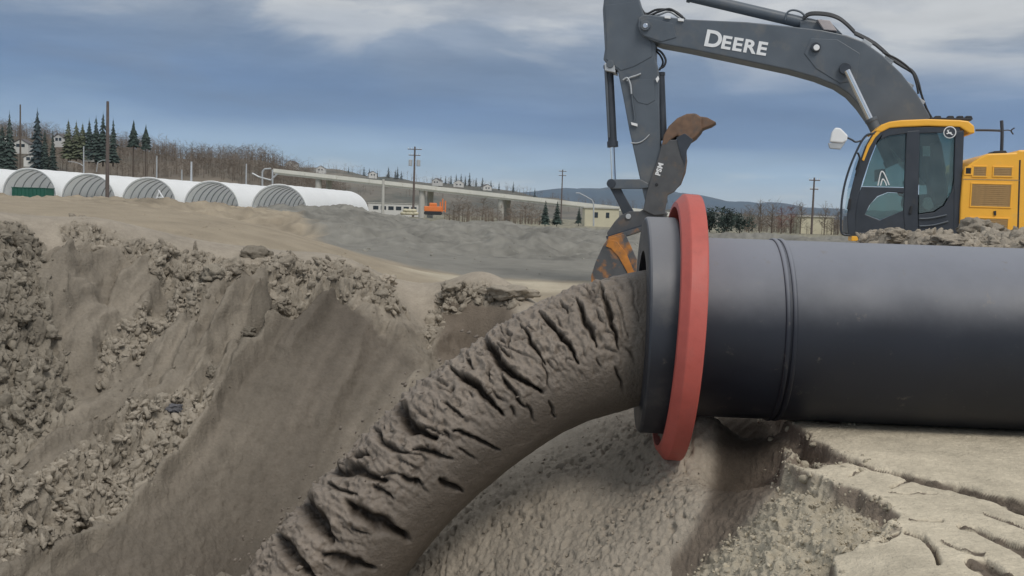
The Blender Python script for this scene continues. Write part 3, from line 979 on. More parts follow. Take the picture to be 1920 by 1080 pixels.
# ------------------------------------------------------------------ CLODS (uncountable rubble: one object)
def ico(sub):
    bm = bmesh.new()
    bmesh.ops.create_icosphere(bm, subdivisions=sub, radius=1.0)
    v = np.array([x.co[:] for x in bm.verts])
    bm.verts.index_update()
    f = np.array([[x.index for x in q.verts] for q in bm.faces])
    bm.free()
    return v, f


IV2, IF2 = ico(2)
IV3, IF3 = ico(3)
IV1, IF1 = ico(1)


def clod_shape(v, seed, amp=0.35):
    k = seed * 3.71
    n = 1 + amp * fbm(v[:, 0] * 1.3 + k, v[:, 1] * 1.3 - k, v[:, 2] * 1.3 + 2 * k, 3)
    return v * n[:, None]


def rough_clod(v, seed):
    k = seed * 5.13
    n = 1 + 0.42 * fbm(v[:, 0] * 1.4 + k, v[:, 1] * 1.4 - k, v[:, 2] * 1.4 + 2 * k, 2)
    n = n - 0.30 * np.abs(perlin(v[:, 0] * 2.7 + k, v[:, 1] * 2.7, v[:, 2] * 2.7 - k))
    w = v * n[:, None]
    return w * np.array([1.0 + 0.5 * math.sin(seed * 1.7), 1.0 + 0.35 * math.sin(seed * 2.9), 0.85])


IV4, IF4 = ico(4)
SHAPES4 = [rough_clod(IV4, s + 51) + 0.13 * np.stack([perlin(IV4[:, 0] * 4.0 + s, IV4[:, 1] * 4.0, IV4[:, 2] * 4.0 + k) for k in (0.5, 9.5, 19.5)], 1) + 0.05 * np.stack([perlin(IV4[:, 0] * 9.0 + s, IV4[:, 1] * 9.0, IV4[:, 2] * 9.0 + k) for k in (3.5, 11.5, 29.5)], 1) for s in range(10)]
SHAPES = [rough_clod(IV2, s + 1) for s in range(14)]
SHAPES1 = [rough_clod(IV1, s + 71) * 1.1 for s in range(14)]
SHAPES3 = [rough_clod(IV3, s + 31) + 0.10 * np.stack([perlin(IV3[:, 0] * 4.5 + s, IV3[:, 1] * 4.5, IV3[:, 2] * 4.5 + k) for k in (0.5, 9.5, 19.5)], 1) for s in range(14)]


def scatter(name, pts, sizes, cols, label_kind='stuff'):
    V_, F_, T_ = [], [], []
    off = 0
    for p, s, c in zip(pts, sizes, cols):
        lv = 4 if s > 0.075 else 3 if s > 0.042 else 2 if s > 0.013 else 1
        sh = {4: SHAPES4, 3: SHAPES3, 2: SHAPES, 1: SHAPES1}[lv][rng.integers(10)]
        q = rng.normal(size=4)
        q /= np.linalg.norm(q)
        w, x, y, z = q
        rot = np.array([[1 - 2 * (y * y + z * z), 2 * (x * y - z * w), 2 * (x * z + y * w)], [2 * (x * y + z * w), 1 - 2 * (x * x + z * z), 2 * (y * z - x * w)], [2 * (x * z - y * w), 2 * (y * z + x * w), 1 - 2 * (x * x + y * y)]])
        sc = s * np.array([1.0, rng.uniform(0.65, 1.1), rng.uniform(0.5, 0.95)])
        V_.append((sh * sc) @ rot.T + p - np.array([0, 0, s * 0.42]))
        F_.append({4: IF4, 3: IF3, 2: IF2, 1: IF1}[lv] + off)
        T_.append(np.repeat(c[None], len(sh), 0))
        off += len(sh)
    o = np_mesh(name, np.concatenate(V_), np.concatenate(F_), MAT['clod'], tint=np.concatenate(T_), smooth_shade=False)
    tag(o, kind=label_kind)
    return o


def pick(mask, n, smin, smax, col, power=2.2):
    w = mask.ravel().copy()
    w[(PXg.ravel() < -350) | (PXg.ravel() > 2300) | (PYg.ravel() > 1250)] = 0
    w /= w.sum()
    idx = rng.choice(len(w), n, p=w)
    pts = SURF.reshape(-1, 3)[idx].copy()
    pts[:, :2] += rng.normal(scale=0.012, size=(n, 2))
    s = smin + (smax - smin) * rng.random(n) ** power
    c = col * (1 + rng.normal(scale=0.10, size=(n, 1)))
    return pts, s, c


def far_pts(n, y0, y1, s0_, s1_, smin, smax, col):
    yy = y0 * (y1 / y0) ** rng.random(n)
    xx = yy * rng.uniform(s0_, s1_, n)
    pts = np.array([[a, b * K, ground_at(a, b * K)] for a, b in zip(xx, yy)])
    s = smin + (smax - smin) * rng.random(n) ** 3
    return pts, s, col * (1 + rng.normal(scale=0.12, size=(n, 1)))


sets = [pick(zones['left'], 1900, 0.009, 0.055, C_CLODG * 0.95), pick(zones['rim'], 1700, 0.009, 0.056, C_CLOD), pick(zones['mid'], 1400, 0.009, 0.050, C_CLOD * 1.05),
        pick(zones['tongue'], 500, 0.012, 0.05, C_CLOD), pick(zones['chunk'], 420, 0.014, 0.07, C_CLOD), pick(zones['right'], 2300, 0.004, 0.014, C_CRUST * 0.8),
        pick(heapm * (heap > 0.8) * (Y_ < 7.6), 1300, 0.014, 0.075, C_CLOD * 1.1), pick(np.clip(wall - slip - rub, 0, 1), 260, 0.010, 0.03, C_WALL, 3), pick(gran, 900, 0.005, 0.016, C_SAND * 0.9, 2), far_pts(420, 17, 45, -0.26, 0.16, 0.015, 0.07, C_GREY * 1.2), far_pts(160, 10.5, 15.5, -0.5, 0.12, 0.01, 0.04, C_TAN * 1.05),
        pick(edgeband * (crackm < 0.6), 1500, 0.004, 0.022, C_CRUST * 0.66, 2.5), pick(zones['rim'], 150, 0.06, 0.125, C_CLOD * 0.95, 2), pick(zones['left'], 70, 0.05, 0.10, C_CLODG, 2), pick(zones['chunk'], 40, 0.05, 0.11, C_CLOD, 2), pick(zones['mid'], 40, 0.045, 0.085, C_CLOD, 2)]
scatter('sand_rubble', np.concatenate([s[0] for s in sets]), np.concatenate([s[1] for s in sets]), np.concatenate([s[2] for s in sets]))


def visible_ground(px, py, ymin=3.0):
    """first ground point along a pixel's ray"""
    d = ray(px, py)
    t = ymin * K / d[1]
    prev = t
    while t * d[1] < 60 * K:
        p = CAM + d * t
        if ground_at(p[0], p[1]) > p[2]:
            a, b = prev, t
            for _ in range(12):
                m = (a + b) / 2
                q = CAM + d * m
                if ground_at(q[0], q[1]) > q[2]:
                    b = m
                else:
                    a = m
            return CAM + d * b
        prev = t
        t *= 1.004
    return CAM + d * t


def big_clod(px, py, r, label, squash=(1, 1, 0.75), seed=1, col=C_CLOD, ymin=3.0):
    p = visible_ground(px, py, ymin)
    v = rough_clod(IV4, seed + 20)
    v = v + 0.06 * np.stack([perlin(v[:, 0] * 9, v[:, 1] * 9, v[:, 2] * 9 + k) for k in (4.5, 14.5, 24.5)], 1)
    v = v + 0.14 * np.stack([perlin(v[:, 0] * 4, v[:, 1] * 4, v[:, 2] * 4 + k) for k in (0.5, 9.5, 19.5)], 1)
    v = v * np.array(squash) * r
    v[:, 2] += r * squash[2] * 0.15
    o = np_mesh('sand_clod', v, IF4, MAT['clod'], tint=np.repeat((col * (1 + 0.1 * math.sin(seed)))[None], len(v), 0), smooth_shade=False)
    o.location = p.tolist()
    o.rotation_euler = (0, 0, seed * 1.3)
    tag(o, label, 'sand clod', 'large clods lying round the pit')


big_clod(398, 702, 0.10, 'dark round sand clod stuck beside the long sharp crest of the left pit wall', seed=1, col=C_CLODG * 0.8)
big_clod(722, 528, 0.14, 'pale smooth rounded clod at the right end of the rim, next to the grey gravel', squash=(1.15, 0.8, 0.7), seed=2, col=C_CLOD * 1.15)
big_clod(478, 480, 0.13, 'dark jagged clod standing up from the middle of the left rim against the tan sand', squash=(1, 0.8, 0.9), seed=3, col=C_CLODG * 0.9)
big_clod(462, 626, 0.09, 'small dark clod caught on the left wall just above the long crest', seed=4, col=C_CLODG * 0.75)
big_clod(366, 474, 0.07, 'narrow upright clod like a peg on the left rim', squash=(0.6, 0.6, 1.7), seed=5)
big_clod(850, 548, 0.16, 'clod at the left corner of the undercut block behind the slurry stream', seed=6)
big_clod(958, 552, 0.17, 'clod at the right corner of the undercut block, touching the slurry stream in view', squash=(1.2, 0.9, 0.7), seed=7)
big_clod(405, 520, 0.16, 'big grey block slumped below the left rim with a shaded hollow under it', squash=(1.3, 0.9, 0.7), seed=8, col=C_CLODG)
big_clod(325, 768, 0.07, 'bluish dark clod in the rubble patch at the lower left', seed=9, col=np.array((0.13, 0.13, 0.14)))
big_clod(1690, 446, 0.10, 'broad smooth clod at the left end of the spoil heap behind the pipe', squash=(1.3, 1, 0.7), seed=10, col=C_CLOD * 1.1, ymin=6.2)
big_clod(1838, 436, 0.15, 'dark knobbly clod on the spoil heap below the yellow housing, left one', seed=11, ymin=6.2)
big_clod(1885, 428, 0.17, 'tallest knobbly clod on the spoil heap, near the right edge of the photo', seed=12, ymin=6.2)
big_clod(1782, 456, 0.10, 'flat dark-shadowed clod low on the spoil heap just above the black pipe', squash=(1.4, 1, 0.6), seed=13, ymin=6.2)

# ------------------------------------------------------------------ DREDGE PIPE
PR = 0.59
YAW = R(-3.2)
pipe = empty('discharge_pipe', (0.862, 5.30 * K, PR), YAW)
tag(pipe, 'thick black plastic discharge pipe lying on the sand with a flanged open mouth', 'pipe')
b = MB()
b.lathe_x([(0.10, PR), (0.866, PR), (0.866, 0.49), (0.10, 0.49)], 128)
b.build('pipe_section', MAT['hdpe'], pipe, smooth_angle=40)
b = MB()
b.lathe_x([(0.868, PR), (14.0, PR), (14.0, 0.49), (0.868, 0.49)], 128)
b.build('pipe_section', MAT['hdpe'], pipe, smooth_angle=40)


def bead(x, r=0.008):
    prof = [(x - 0.016, PR - 0.02)] + [(x + 0.015 * math.cos(t), PR + 0.004 + r * math.sin(t)) for t in np.linspace(PI, 0, 9)] + [(x + 0.016, PR - 0.02)]
    q = MB()
    q.lathe_x(prof, 128)
    return q.build('weld_bead', MAT['hdpe'], pipe, smooth_angle=50)


bead(0.846)
bead(0.888)
b = MB()
FR = 0.715
prof = [(0.0, 0.49), (0.0, FR - 0.018), (0.006, FR - 0.006), (0.018, FR), (0.190, FR), (0.202, FR - 0.006), (0.205, FR - 0.018), (0.205, PR + 0.003), (0.205, 0.49)]
b.lathe_x(prof, 160)
b.build('stub_flange', MAT['hdpe_flange'], pipe, smooth_angle=25)
ring = MB()
RR = 0.878
prof = [(0.172, 0.790), (0.176, 0.822), (0.216, 0.868), (0.222, RR - 0.003), (0.228, RR), (0.318, RR), (0.326, RR - 0.004), (0.329, RR - 0.014), (0.329, 0.625), (0.295, 0.625), (0.288, 0.790)]
ring.lathe_x(prof, 240)
ro = ring.build('backing_ring', MAT['red_iron'], pipe, smooth_angle=25)
ro.rotation_euler = (0, R(2.2), 0)
ro.location = (-0.012, 0, 0.004)
tag(ro, 'red painted loose steel backing ring round the pipe behind the flange')

# ------------------------------------------------------------------ SLURRY STREAM
cl = [(1420, 640, 5.32, .47), (1300, 628, 5.31, .46), (1215, 630, 5.30, .435), (1120, 655, 5.29, .435), (1045, 684, 5.28, .42), (970, 726, 5.26, .41), (875, 795, 5.24, .405), (770, 888, 5.22, .41), (675, 993, 5.2, .43), (592, 1108, 5.18, .46), (530, 1225, 5.16, .5), (480, 1350, 5.14, .56), (440, 1480, 5.12, .65)]
cp = np.array([P(a, c, y) for a, c, y, r in cl])
cr = np.array([r for *_, r in cl])


def catmull(pts, n):
    pts = np.asarray(pts)
    m = len(pts)
    t = np.linspace(0, m - 1.0001, n)
    i = np.floor(t).astype(int)
    f = (t - i)[:, None]
    g = lambda k: pts[np.clip(i + k, 0, m - 1)]
    p0, p1, p2, p3 = g(-1), g(0), g(1), g(2)
    return 0.5 * (2 * p1 + (p2 - p0) * f + (2 * p0 - 5 * p1 + 4 * p2 - p3) * f ** 2 + (3 * p1 - p0 - 3 * p2 + p3) * f ** 3)


NS, NT = 620, 260
cc = catmull(np.column_stack([cp, cr]), NS)
cpos, crad = cc[:, :3], cc[:, 3]
tg = np.gradient(cpos, axis=0)
tg /= np.linalg.norm(tg, axis=1, keepdims=True)
yax = np.array([0, 1.0, 0])
n_up = np.cross(yax, tg)           # roughly up-left side of the arc
n_up /= np.linalg.norm(n_up, axis=1, keepdims=True)
if n_up[100, 2] < 0:
    n_up = -n_up
n_sd = np.cross(tg, n_up)
if n_sd[100, 1] > 0:
    n_sd = -n_sd                   # towards the camera
th = np.linspace(0, 2 * PI, NT, endpoint=False)
S_arc = np.concatenate([[0], np.cumsum(np.linalg.norm(np.diff(cpos, axis=0), axis=1))])
SS, TT = np.meshgrid(S_arc, th, indexing='ij')
ndir = n_up[:, None, :] * np.cos(TT)[..., None] + n_sd[:, None, :] * np.sin(TT)[..., None]
rad = crad[:, None] + 0 * TT
s_in = SS - S_arc[np.argmin(np.abs(cpos[:, 0] - 0.85))]      # 0 at the mouth
out = smooth(-0.05, 0.25, s_in)
grow_s = smooth(0.2, 2.0, s_in)
cx_, sx_ = np.cos(TT), np.sin(TT)
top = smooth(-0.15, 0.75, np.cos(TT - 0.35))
ax_, ay_, az_ = SS, cx_ * 0.42, sx_ * 0.42
# tearing of the upper side: ragged sheets that get coarser downstream
torn = fbm(ax_ * 2.6, ay_ * 2.6, az_ * 2.6, 4)
saw = np.abs(((SS * 1.9 + 0.8 * perlin(ax_ * 1.1, ay_ * 1.5, az_ * 1.5) + 0.15 * TT) % 1.0) - 0.25)
rad = rad + out * top * ((0.007 + 0.024 * grow_s ** 2) * torn - (0.002 + 0.030 * grow_s ** 3) * saw * smooth(0.3, 0.9, top))
flk = perlin(SS * 26 + 2.2 * TT, TT * 3.2, 2.5) + 0.7 * perlin(SS * 48 + 4.0 * TT, TT * 5.5, 6.5)
rad = rad + out * top * (0.010 + 0.006 * grow_s) * flk
crumb = 0.8 * fbm(ax_ * 13, ay_ * 13, az_ * 13, 3)
crumb2 = np.abs(perlin(ax_ * 22, ay_ * 22, az_ * 22 + 3))
rad = rad + out * (0.003 + 0.016 * top) * crumb + out * top * (0.013 * (crumb2 - 0.25) + 0.009 * perlin(ax_ * 42, ay_ * 42, az_ * 42))
rad = rad - out * top * 0.020 * smooth(0.25, 0.55, perlin(ax_ * 17, ay_ * 20, az_ * 20 + 5.5))
rad = rad + 0.006 * perlin(ax_ * 1.6, ay_ * 6, az_ * 6)
pts3 = cpos[:, None, :] + ndir * rad[..., None]
ppx, ppy = project(pts3.reshape(-1, 3))
ppx, ppy = ppx.reshape(SS.shape), ppy.reshape(SS.shape)
facing = smooth(-0.25, 0.1, np.sin(TT)) * (0.25 + 0.75 * np.maximum(smooth(0.05, 0.5, np.sin(TT)), smooth(1.3, 1.9, s_in)))
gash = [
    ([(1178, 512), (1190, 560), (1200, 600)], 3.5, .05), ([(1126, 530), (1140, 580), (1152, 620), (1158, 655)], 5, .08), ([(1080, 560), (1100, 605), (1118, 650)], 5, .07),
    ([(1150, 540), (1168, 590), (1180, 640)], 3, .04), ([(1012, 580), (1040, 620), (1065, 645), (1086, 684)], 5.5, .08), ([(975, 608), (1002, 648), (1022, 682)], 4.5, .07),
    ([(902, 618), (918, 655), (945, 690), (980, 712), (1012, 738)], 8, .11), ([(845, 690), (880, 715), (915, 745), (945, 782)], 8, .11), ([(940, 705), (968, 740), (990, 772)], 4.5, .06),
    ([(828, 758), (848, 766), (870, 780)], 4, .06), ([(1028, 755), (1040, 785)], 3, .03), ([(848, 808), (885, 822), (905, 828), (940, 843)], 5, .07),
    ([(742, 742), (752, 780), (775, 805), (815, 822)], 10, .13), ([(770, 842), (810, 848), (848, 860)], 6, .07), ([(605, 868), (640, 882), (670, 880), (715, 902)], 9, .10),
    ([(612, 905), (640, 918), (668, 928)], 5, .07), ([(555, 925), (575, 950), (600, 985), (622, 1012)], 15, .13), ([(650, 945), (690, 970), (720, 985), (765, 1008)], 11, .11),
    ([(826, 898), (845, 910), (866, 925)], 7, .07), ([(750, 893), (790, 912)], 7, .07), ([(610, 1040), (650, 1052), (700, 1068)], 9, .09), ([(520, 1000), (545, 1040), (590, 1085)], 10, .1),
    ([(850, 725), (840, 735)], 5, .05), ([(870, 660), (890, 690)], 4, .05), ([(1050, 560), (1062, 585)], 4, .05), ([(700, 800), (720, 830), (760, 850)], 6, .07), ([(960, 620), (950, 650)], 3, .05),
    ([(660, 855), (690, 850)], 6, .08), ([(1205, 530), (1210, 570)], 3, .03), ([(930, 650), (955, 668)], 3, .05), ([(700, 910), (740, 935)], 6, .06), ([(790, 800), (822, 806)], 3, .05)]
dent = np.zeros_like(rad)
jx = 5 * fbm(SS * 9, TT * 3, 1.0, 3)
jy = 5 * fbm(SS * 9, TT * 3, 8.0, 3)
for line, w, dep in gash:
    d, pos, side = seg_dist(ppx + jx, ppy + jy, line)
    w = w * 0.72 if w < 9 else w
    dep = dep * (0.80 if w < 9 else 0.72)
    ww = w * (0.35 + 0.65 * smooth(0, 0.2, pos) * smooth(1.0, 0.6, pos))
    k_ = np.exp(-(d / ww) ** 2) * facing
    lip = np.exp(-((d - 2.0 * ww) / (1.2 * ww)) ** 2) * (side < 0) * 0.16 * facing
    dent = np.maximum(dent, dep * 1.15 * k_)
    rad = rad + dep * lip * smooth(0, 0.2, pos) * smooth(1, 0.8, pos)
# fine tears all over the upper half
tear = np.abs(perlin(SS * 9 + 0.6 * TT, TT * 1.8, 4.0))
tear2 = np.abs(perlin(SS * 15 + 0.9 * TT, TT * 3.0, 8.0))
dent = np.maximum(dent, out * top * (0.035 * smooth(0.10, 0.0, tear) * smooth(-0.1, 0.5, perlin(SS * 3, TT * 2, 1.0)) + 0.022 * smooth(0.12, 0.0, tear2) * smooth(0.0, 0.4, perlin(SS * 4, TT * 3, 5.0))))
r3 = np.random.default_rng(17)
for _ in range(46):
    s_0, t_0 = r3.uniform(0.05, 2.4), r3.uniform(-0.2, 1.7)
    ln, kk, w_ = r3.uniform(0.18, 0.65), r3.normal(-0.05, 0.07), r3.uniform(0.004, 0.010)
    tt = (TT - t_0) / ln
    win = smooth(0, 0.25, tt) * smooth(1, 0.5, tt)
    ctr = s_0 + kk * (TT - t_0) + 0.018 * perlin(TT * 5, TT * 0 + s_0 * 7, 1.0)
    dent = np.maximum(dent, r3.uniform(0.02, 0.05) * np.exp(-((s_in - ctr) / w_) ** 2) * win)
rad = rad - dent * out
inside = s_in < 0.0
rad = np.where(inside, np.minimum(rad, 0.452), rad)
sv = (cpos[:, None, :] + ndir * rad[..., None]).reshape(-1, 3)
sidx = np.arange(NS * NT).reshape(NS, NT)
nx_ = np.roll(sidx, -1, 1)
sq = np.stack([sidx[:-1], nx_[:-1], nx_[1:], sidx[1:]], -1).reshape(-1, 4)
C_SLUR = np.array((0.128, 0.107, 0.087))
stint = C_SLUR[None, None] * (1 + 0.10 * fbm(ax_ * 3, ay_ * 3, az_ * 3, 3))[..., None] * (1 + 0.85 * top * out)[..., None]  # upper side lightened, underside left dark: shading painted into the tint
stint = blend(stint, np.array((0.030, 0.022, 0.016)), np.clip(dent / 0.05, 0, 1) * 0.92)  # shade inside the tears painted near black, by depth
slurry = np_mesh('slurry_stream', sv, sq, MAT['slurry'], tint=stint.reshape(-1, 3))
# loose spatter thrown off the ragged upper edge
sp_v, sp_f = [], []
r2 = np.random.default_rng(8)
for q_ in range(140):
    i_ = r2.integers(int(NS * 0.42), int(NS * 0.82))
    t_ = r2.normal(0.1, 0.75)
    off_ = abs(r2.normal(0, 0.085)) * (0.4 + i_ / NS) - 0.01
    p_ = cpos[i_] + (n_up[i_] * math.cos(t_) + n_sd[i_] * math.sin(t_)) * (crad[i_] + off_)
    r_ = r2.uniform(0.004, 0.013) * (1.6 if r2.random() < 0.08 else 1)
    v_ = SHAPES1[r2.integers(14)] * r_
    sp_v.append(v_ + np.outer(v_ @ tg[i_], tg[i_]) * 0.4 + p_)
    sp_f.append(IF1 + q_ * len(IV1))
spat = np_mesh('slurry_spatter', np.concatenate(sp_v), np.concatenate(sp_f), MAT['slurry'], tint=np.repeat((C_SLUR * 1.5)[None], 140 * len(IV1), 0))
tag(spat, kind='stuff')
tag(slurry, 'thick grey-brown slurry gushing in an arc from the pipe mouth into the pit', 'slurry stream')

# ------------------------------------------------------------------ EXCAVATOR
PSI = R(12)
EXO = P(1720, 440, 13.2)
EXO = np.array([EXO[0], EXO[1], 0.0])
ea = np.array([-math.cos(PSI), math.sin(PSI), 0])
elat = np.array([-math.sin(PSI), -math.cos(PSI), 0])
exc = empty('excavator', EXO, PI - PSI)
tag(exc, 'grey and yellow tracked excavator reaching its boom over the pipe mouth', 'excavator')


def L(px, py, w):
    """point on the machine's vertical plane w, in its own (forward, up) coordinates"""
    d = ray(px, py)
    t = (w - (CAM - EXO) @ elat) / (d @ elat)
    p = CAM + d * t - EXO
    return (float(p @ ea), float(p[2]))


def LP(pts, w):
    return [L(a, c, w) for a, c in pts]


def plate(name, pts, w, thick, mat, bevel=0.012, parent=exc, **kw):
    q = MB()
    q.prism(LP(pts, w), w, w - thick)
    return q.build(name, mat, parent, bevel=bevel, **kw)


BW = -0.95      # near face of the boom
boom_pts = [(1197, 34), (1206, 27), (1222, 28), (1290, 36), (1400, 41), (1480, 49), (1540, 56), (1588, 66), (1620, 78), (1655, 103), (1690, 137), (1720, 176), (1742, 214), (1762, 260), (1775, 320), (1762, 345), (1735, 345), (1690, 300), (1655, 262), (1632, 226), (1612, 198), (1592, 176), (1568, 160), (1530, 145), (1480, 131), (1400, 114), (1290, 91), (1240, 82), (1222, 76), (1203, 66), (1196, 50)]
boom = plate('boom', boom_pts, BW, 0.62, MAT['grey_paint'], bevel=0.02)
# seams: reinforcing plates on the boom cheek
plate('cheek_plate', [(1520, 72), (1570, 74), (1612, 100), (1606, 150), (1575, 156), (1530, 128), (1508, 100)], BW + 0.012, 0.02, MAT['grey_paint'], bevel=0.006)
plate('nose_plate', [(1201, 38), (1215, 33), (1262, 44), (1268, 70), (1240, 78), (1206, 66)], BW + 0.014, 0.02, MAT['grey_paint'], bevel=0.006)


def pin(px, py, w, r, length, mat, name='pin', parent=exc):
    u, v = L(px, py, w)
    q = MB()
    q.tube([(u, w, v), (u, w - length, v)], r, 20)
    return q.build(name, mat, parent, bevel=0.006, smooth_angle=40)


pin(1210, 48, BW + 0.07, 0.085, 0.80, MAT['grey_paint'], 'pin_boss')
pin(1210, 48, BW + 0.085, 0.045, 0.05, MAT['chrome'])
pin(1530, 88, BW + 0.075, 0.085, 0.78, MAT['dark_paint'], 'pin_boss')
pin(1531, 89, BW + 0.095, 0.052, 0.05, MAT['white_paint'])
pin(1585, 128, BW + 0.10, 0.10, 0.84, MAT['dark_paint'], 'pin_boss')


def cylinder(name, p0, p1, w, r, mat, parent=exc, seg=16, ends=True):
    a, c = L(*p0, w), L(*p1, w)
    q = MB()
    A, B = Vector((a[0], w, a[1])), Vector((c[0], w, c[1]))
    q.tube([A, B], r, seg)
    if ends:
        d = (B - A).normalized()
        q.tube([B - d * 0.10, B + d * 0.01], r * 1.22, seg)
        q.tube([A, A + d * 0.06], r * 1.15, seg)
    return q.build(name, mat, parent, bevel=0.004, smooth_angle=40)


# boom lift cylinder, near side: chrome rod and barrel down behind the cab
rod = cylinder('lift_rod', (1588, 132), (1634, 228), BW + 0.17, 0.058, MAT['chrome'], ends=False)
cylinder('lift_cylinder', (1632, 222), (1672, 310), BW + 0.17, 0.095, MAT['grey_paint'])
cylinder('lift_rod', (1588, 132), (1634, 228), BW - 0.79, 0.058, MAT['chrome'], ends=False)
cylinder('lift_cylinder', (1632, 222), (1672, 310), BW - 0.79, 0.095, MAT['grey_paint'])
# arm cylinder above the boom
cylinder('arm_cylinder', (1290, -8), (1545, 52), BW - 0.31, 0.105, MAT['grey_paint'])
cylinder('arm_rod', (1178, -40), (1300, -6), BW - 0.31, 0.062, MAT['chrome'], ends=False)
plate('cylinder_bracket', [(1500, 40), (1560, 44), (1580, 64), (1500, 54)], BW - 0.17, 0.28, MAT['grey_paint'])
plate('pipe_clamp', [(1532, 36), (1556, 38), (1570, 58), (1545, 56)], BW - 0.05, 0.2, material('pale_plate', (0.42, 0.38, 0.38), 0.6))

# arm (stick)
AW = BW - 0.10
arm_pts = [(1148, -95), (1170, -100), (1190, -60), (1196, -10), (1206, 22), (1222, 62), (1230, 84), (1229, 112), (1236, 140), (1236, 200), (1238, 270), (1246, 330), (1250, 378), (1232, 396), (1212, 388), (1203, 350), (1192, 300), (1180, 245), (1168, 180), (1158, 132), (1146, 126), (1131, 112), (1134, 92), (1132, 55), (1130, 18), (1134, -20)]
plate('arm', arm_pts, AW, 0.42, MAT['grey_paint'], bevel=0.02)
plate('cheek_plate', [(1134, 10), (1198, 2), (1212, 60), (1222, 84), (1222, 106), (1190, 124), (1165, 132), (1150, 122), (1136, 110), (1138, 80)], AW + 0.012, 0.02, MAT['grey_paint'], bevel=0.006)
plate('wear_plate', [(1172, 150), (1226, 148), (1228, 188), (1214, 196), (1196, 192), (1184, 176)], AW + 0.010, 0.02, MAT['grey_paint'], bevel=0.006)
# bucket cylinder on the left of the arm
cylinder('bucket_cylinder', (1141, 122), (1149, 275), AW - 0.21, 0.085, MAT['dark_paint'])
cylinder('bucket_rod', (1148, 270), (1151, 345), AW - 0.21, 0.045, MAT['chrome'], ends=False)
cylinder('cylinder_pipe', (1136, 122), (1142, 258), AW - 0.12, 0.022, MAT['grey_paint'], ends=False, seg=8)
pin(1144, 120, AW + 0.04, 0.07, 0.5, MAT['grey_paint'], 'pin_boss')
plate('cylinder_clevis', [(1133, 118), (1152, 122), (1154, 136), (1134, 132)], AW + 0.02, 0.46, MAT['steel'], bevel=0.008)
# thumb cylinder on the right of the arm
cylinder('thumb_cylinder', (1238, 136), (1243, 262), AW - 0.21, 0.078, MAT['dark_paint'])
cylinder('cylinder_pipe', (1228, 150), (1233, 262), AW - 0.10, 0.024, MAT['grey_paint'], ends=False, seg=8)
# linkage
pin(1146, 344, AW + 0.06, 0.085, 0.54, MAT['dark_paint'], 'pin_boss')
plate('idler_link', [(1142, 336), (1200, 336), (1216, 344), (1216, 352), (1200, 354), (1146, 354), (1138, 346)], AW + 0.05, 0.07, MAT['grey_paint'])
plate('idler_link', [(1142, 336), (1200, 336), (1216, 344), (1216, 352), (1200, 354), (1146, 354), (1138, 346)], AW - 0.40, 0.07, MAT['grey_paint'])
plate('bucket_link', [(1142, 350), (1162, 350), (1168, 362), (1190, 400), (1186, 412), (1172, 412), (1158, 380)], AW - 0.02, 0.10, MAT['dark_paint'])
plate('bucket_link', [(1142, 350), (1162, 350), (1168, 362), (1190, 400), (1186, 412), (1172, 412), (1158, 380)], AW - 0.30, 0.10, MAT['dark_paint'])
# quick coupler and its top plate
plate('coupler', [(1163, 404), (1180, 396), (1200, 396), (1214, 388), (1238, 388), (1250, 400), (1244, 412), (1226, 418), (1140, 446), (1138, 436), (1152, 416)], AW + 0.02, 0.46, MAT['thumb_steel'], bevel=0.014)
plate('coupler_lip', [(1136, 443), (1226, 414), (1228, 420), (1138, 450)], AW + 0.12, 0.66, MAT['dark_paint'], bevel=0.004)
pin(1178, 406, AW + 0.05, 0.05, 0.54, MAT['steel'])
pin(1236, 392, AW + 0.05, 0.06, 0.54, MAT['dark_paint'])
# thumb: two cheek plates, a rounded rusty head and the hooked tip
thumb_pts = [(1206, 394), (1212, 362), (1222, 330), (1234, 296), (1240, 272), (1250, 262), (1284, 262), (1286, 300), (1283, 322), (1276, 345), (1264, 360), (1252, 366), (1246, 402), (1226, 404)]
plate('thumb_plate', thumb_pts, AW + 0.07, 0.06, MAT['thumb_steel'])
plate('thumb_plate', thumb_pts, AW - 0.42, 0.06, MAT['thumb_steel'])
plate('thumb_web', [(1254, 266), (1284, 264), (1287, 300), (1284, 322), (1275, 345), (1262, 357), (1262, 300)], AW + 0.005, 0.42, MAT['rust'])
plate('thumb_head', [(1240, 274), (1244, 254), (1254, 236), (1270, 221), (1288, 213), (1304, 212), (1316, 220), (1316, 244), (1304, 258), (1292, 266), (1284, 266), (1270, 254), (1258, 262), (1250, 272)], AW + 0.075, 0.56, MAT['rust'], bevel=0.03)
plate('thumb_tip', [(1312, 218), (1326, 220), (1343, 229), (1334, 235), (1320, 240), (1306, 250)], AW + 0.03, 0.47, MAT['rust'], bevel=0.015)
plate('thumb_gusset', [(1268, 258), (1284, 250), (1300, 262), (1288, 282), (1284, 310), (1276, 290)], AW + 0.082, 0.02, MAT['dark_paint'], bevel=0.004)
pin(1231, 346, AW + 0.082, 0.028, 0.03, MAT['rubber'])


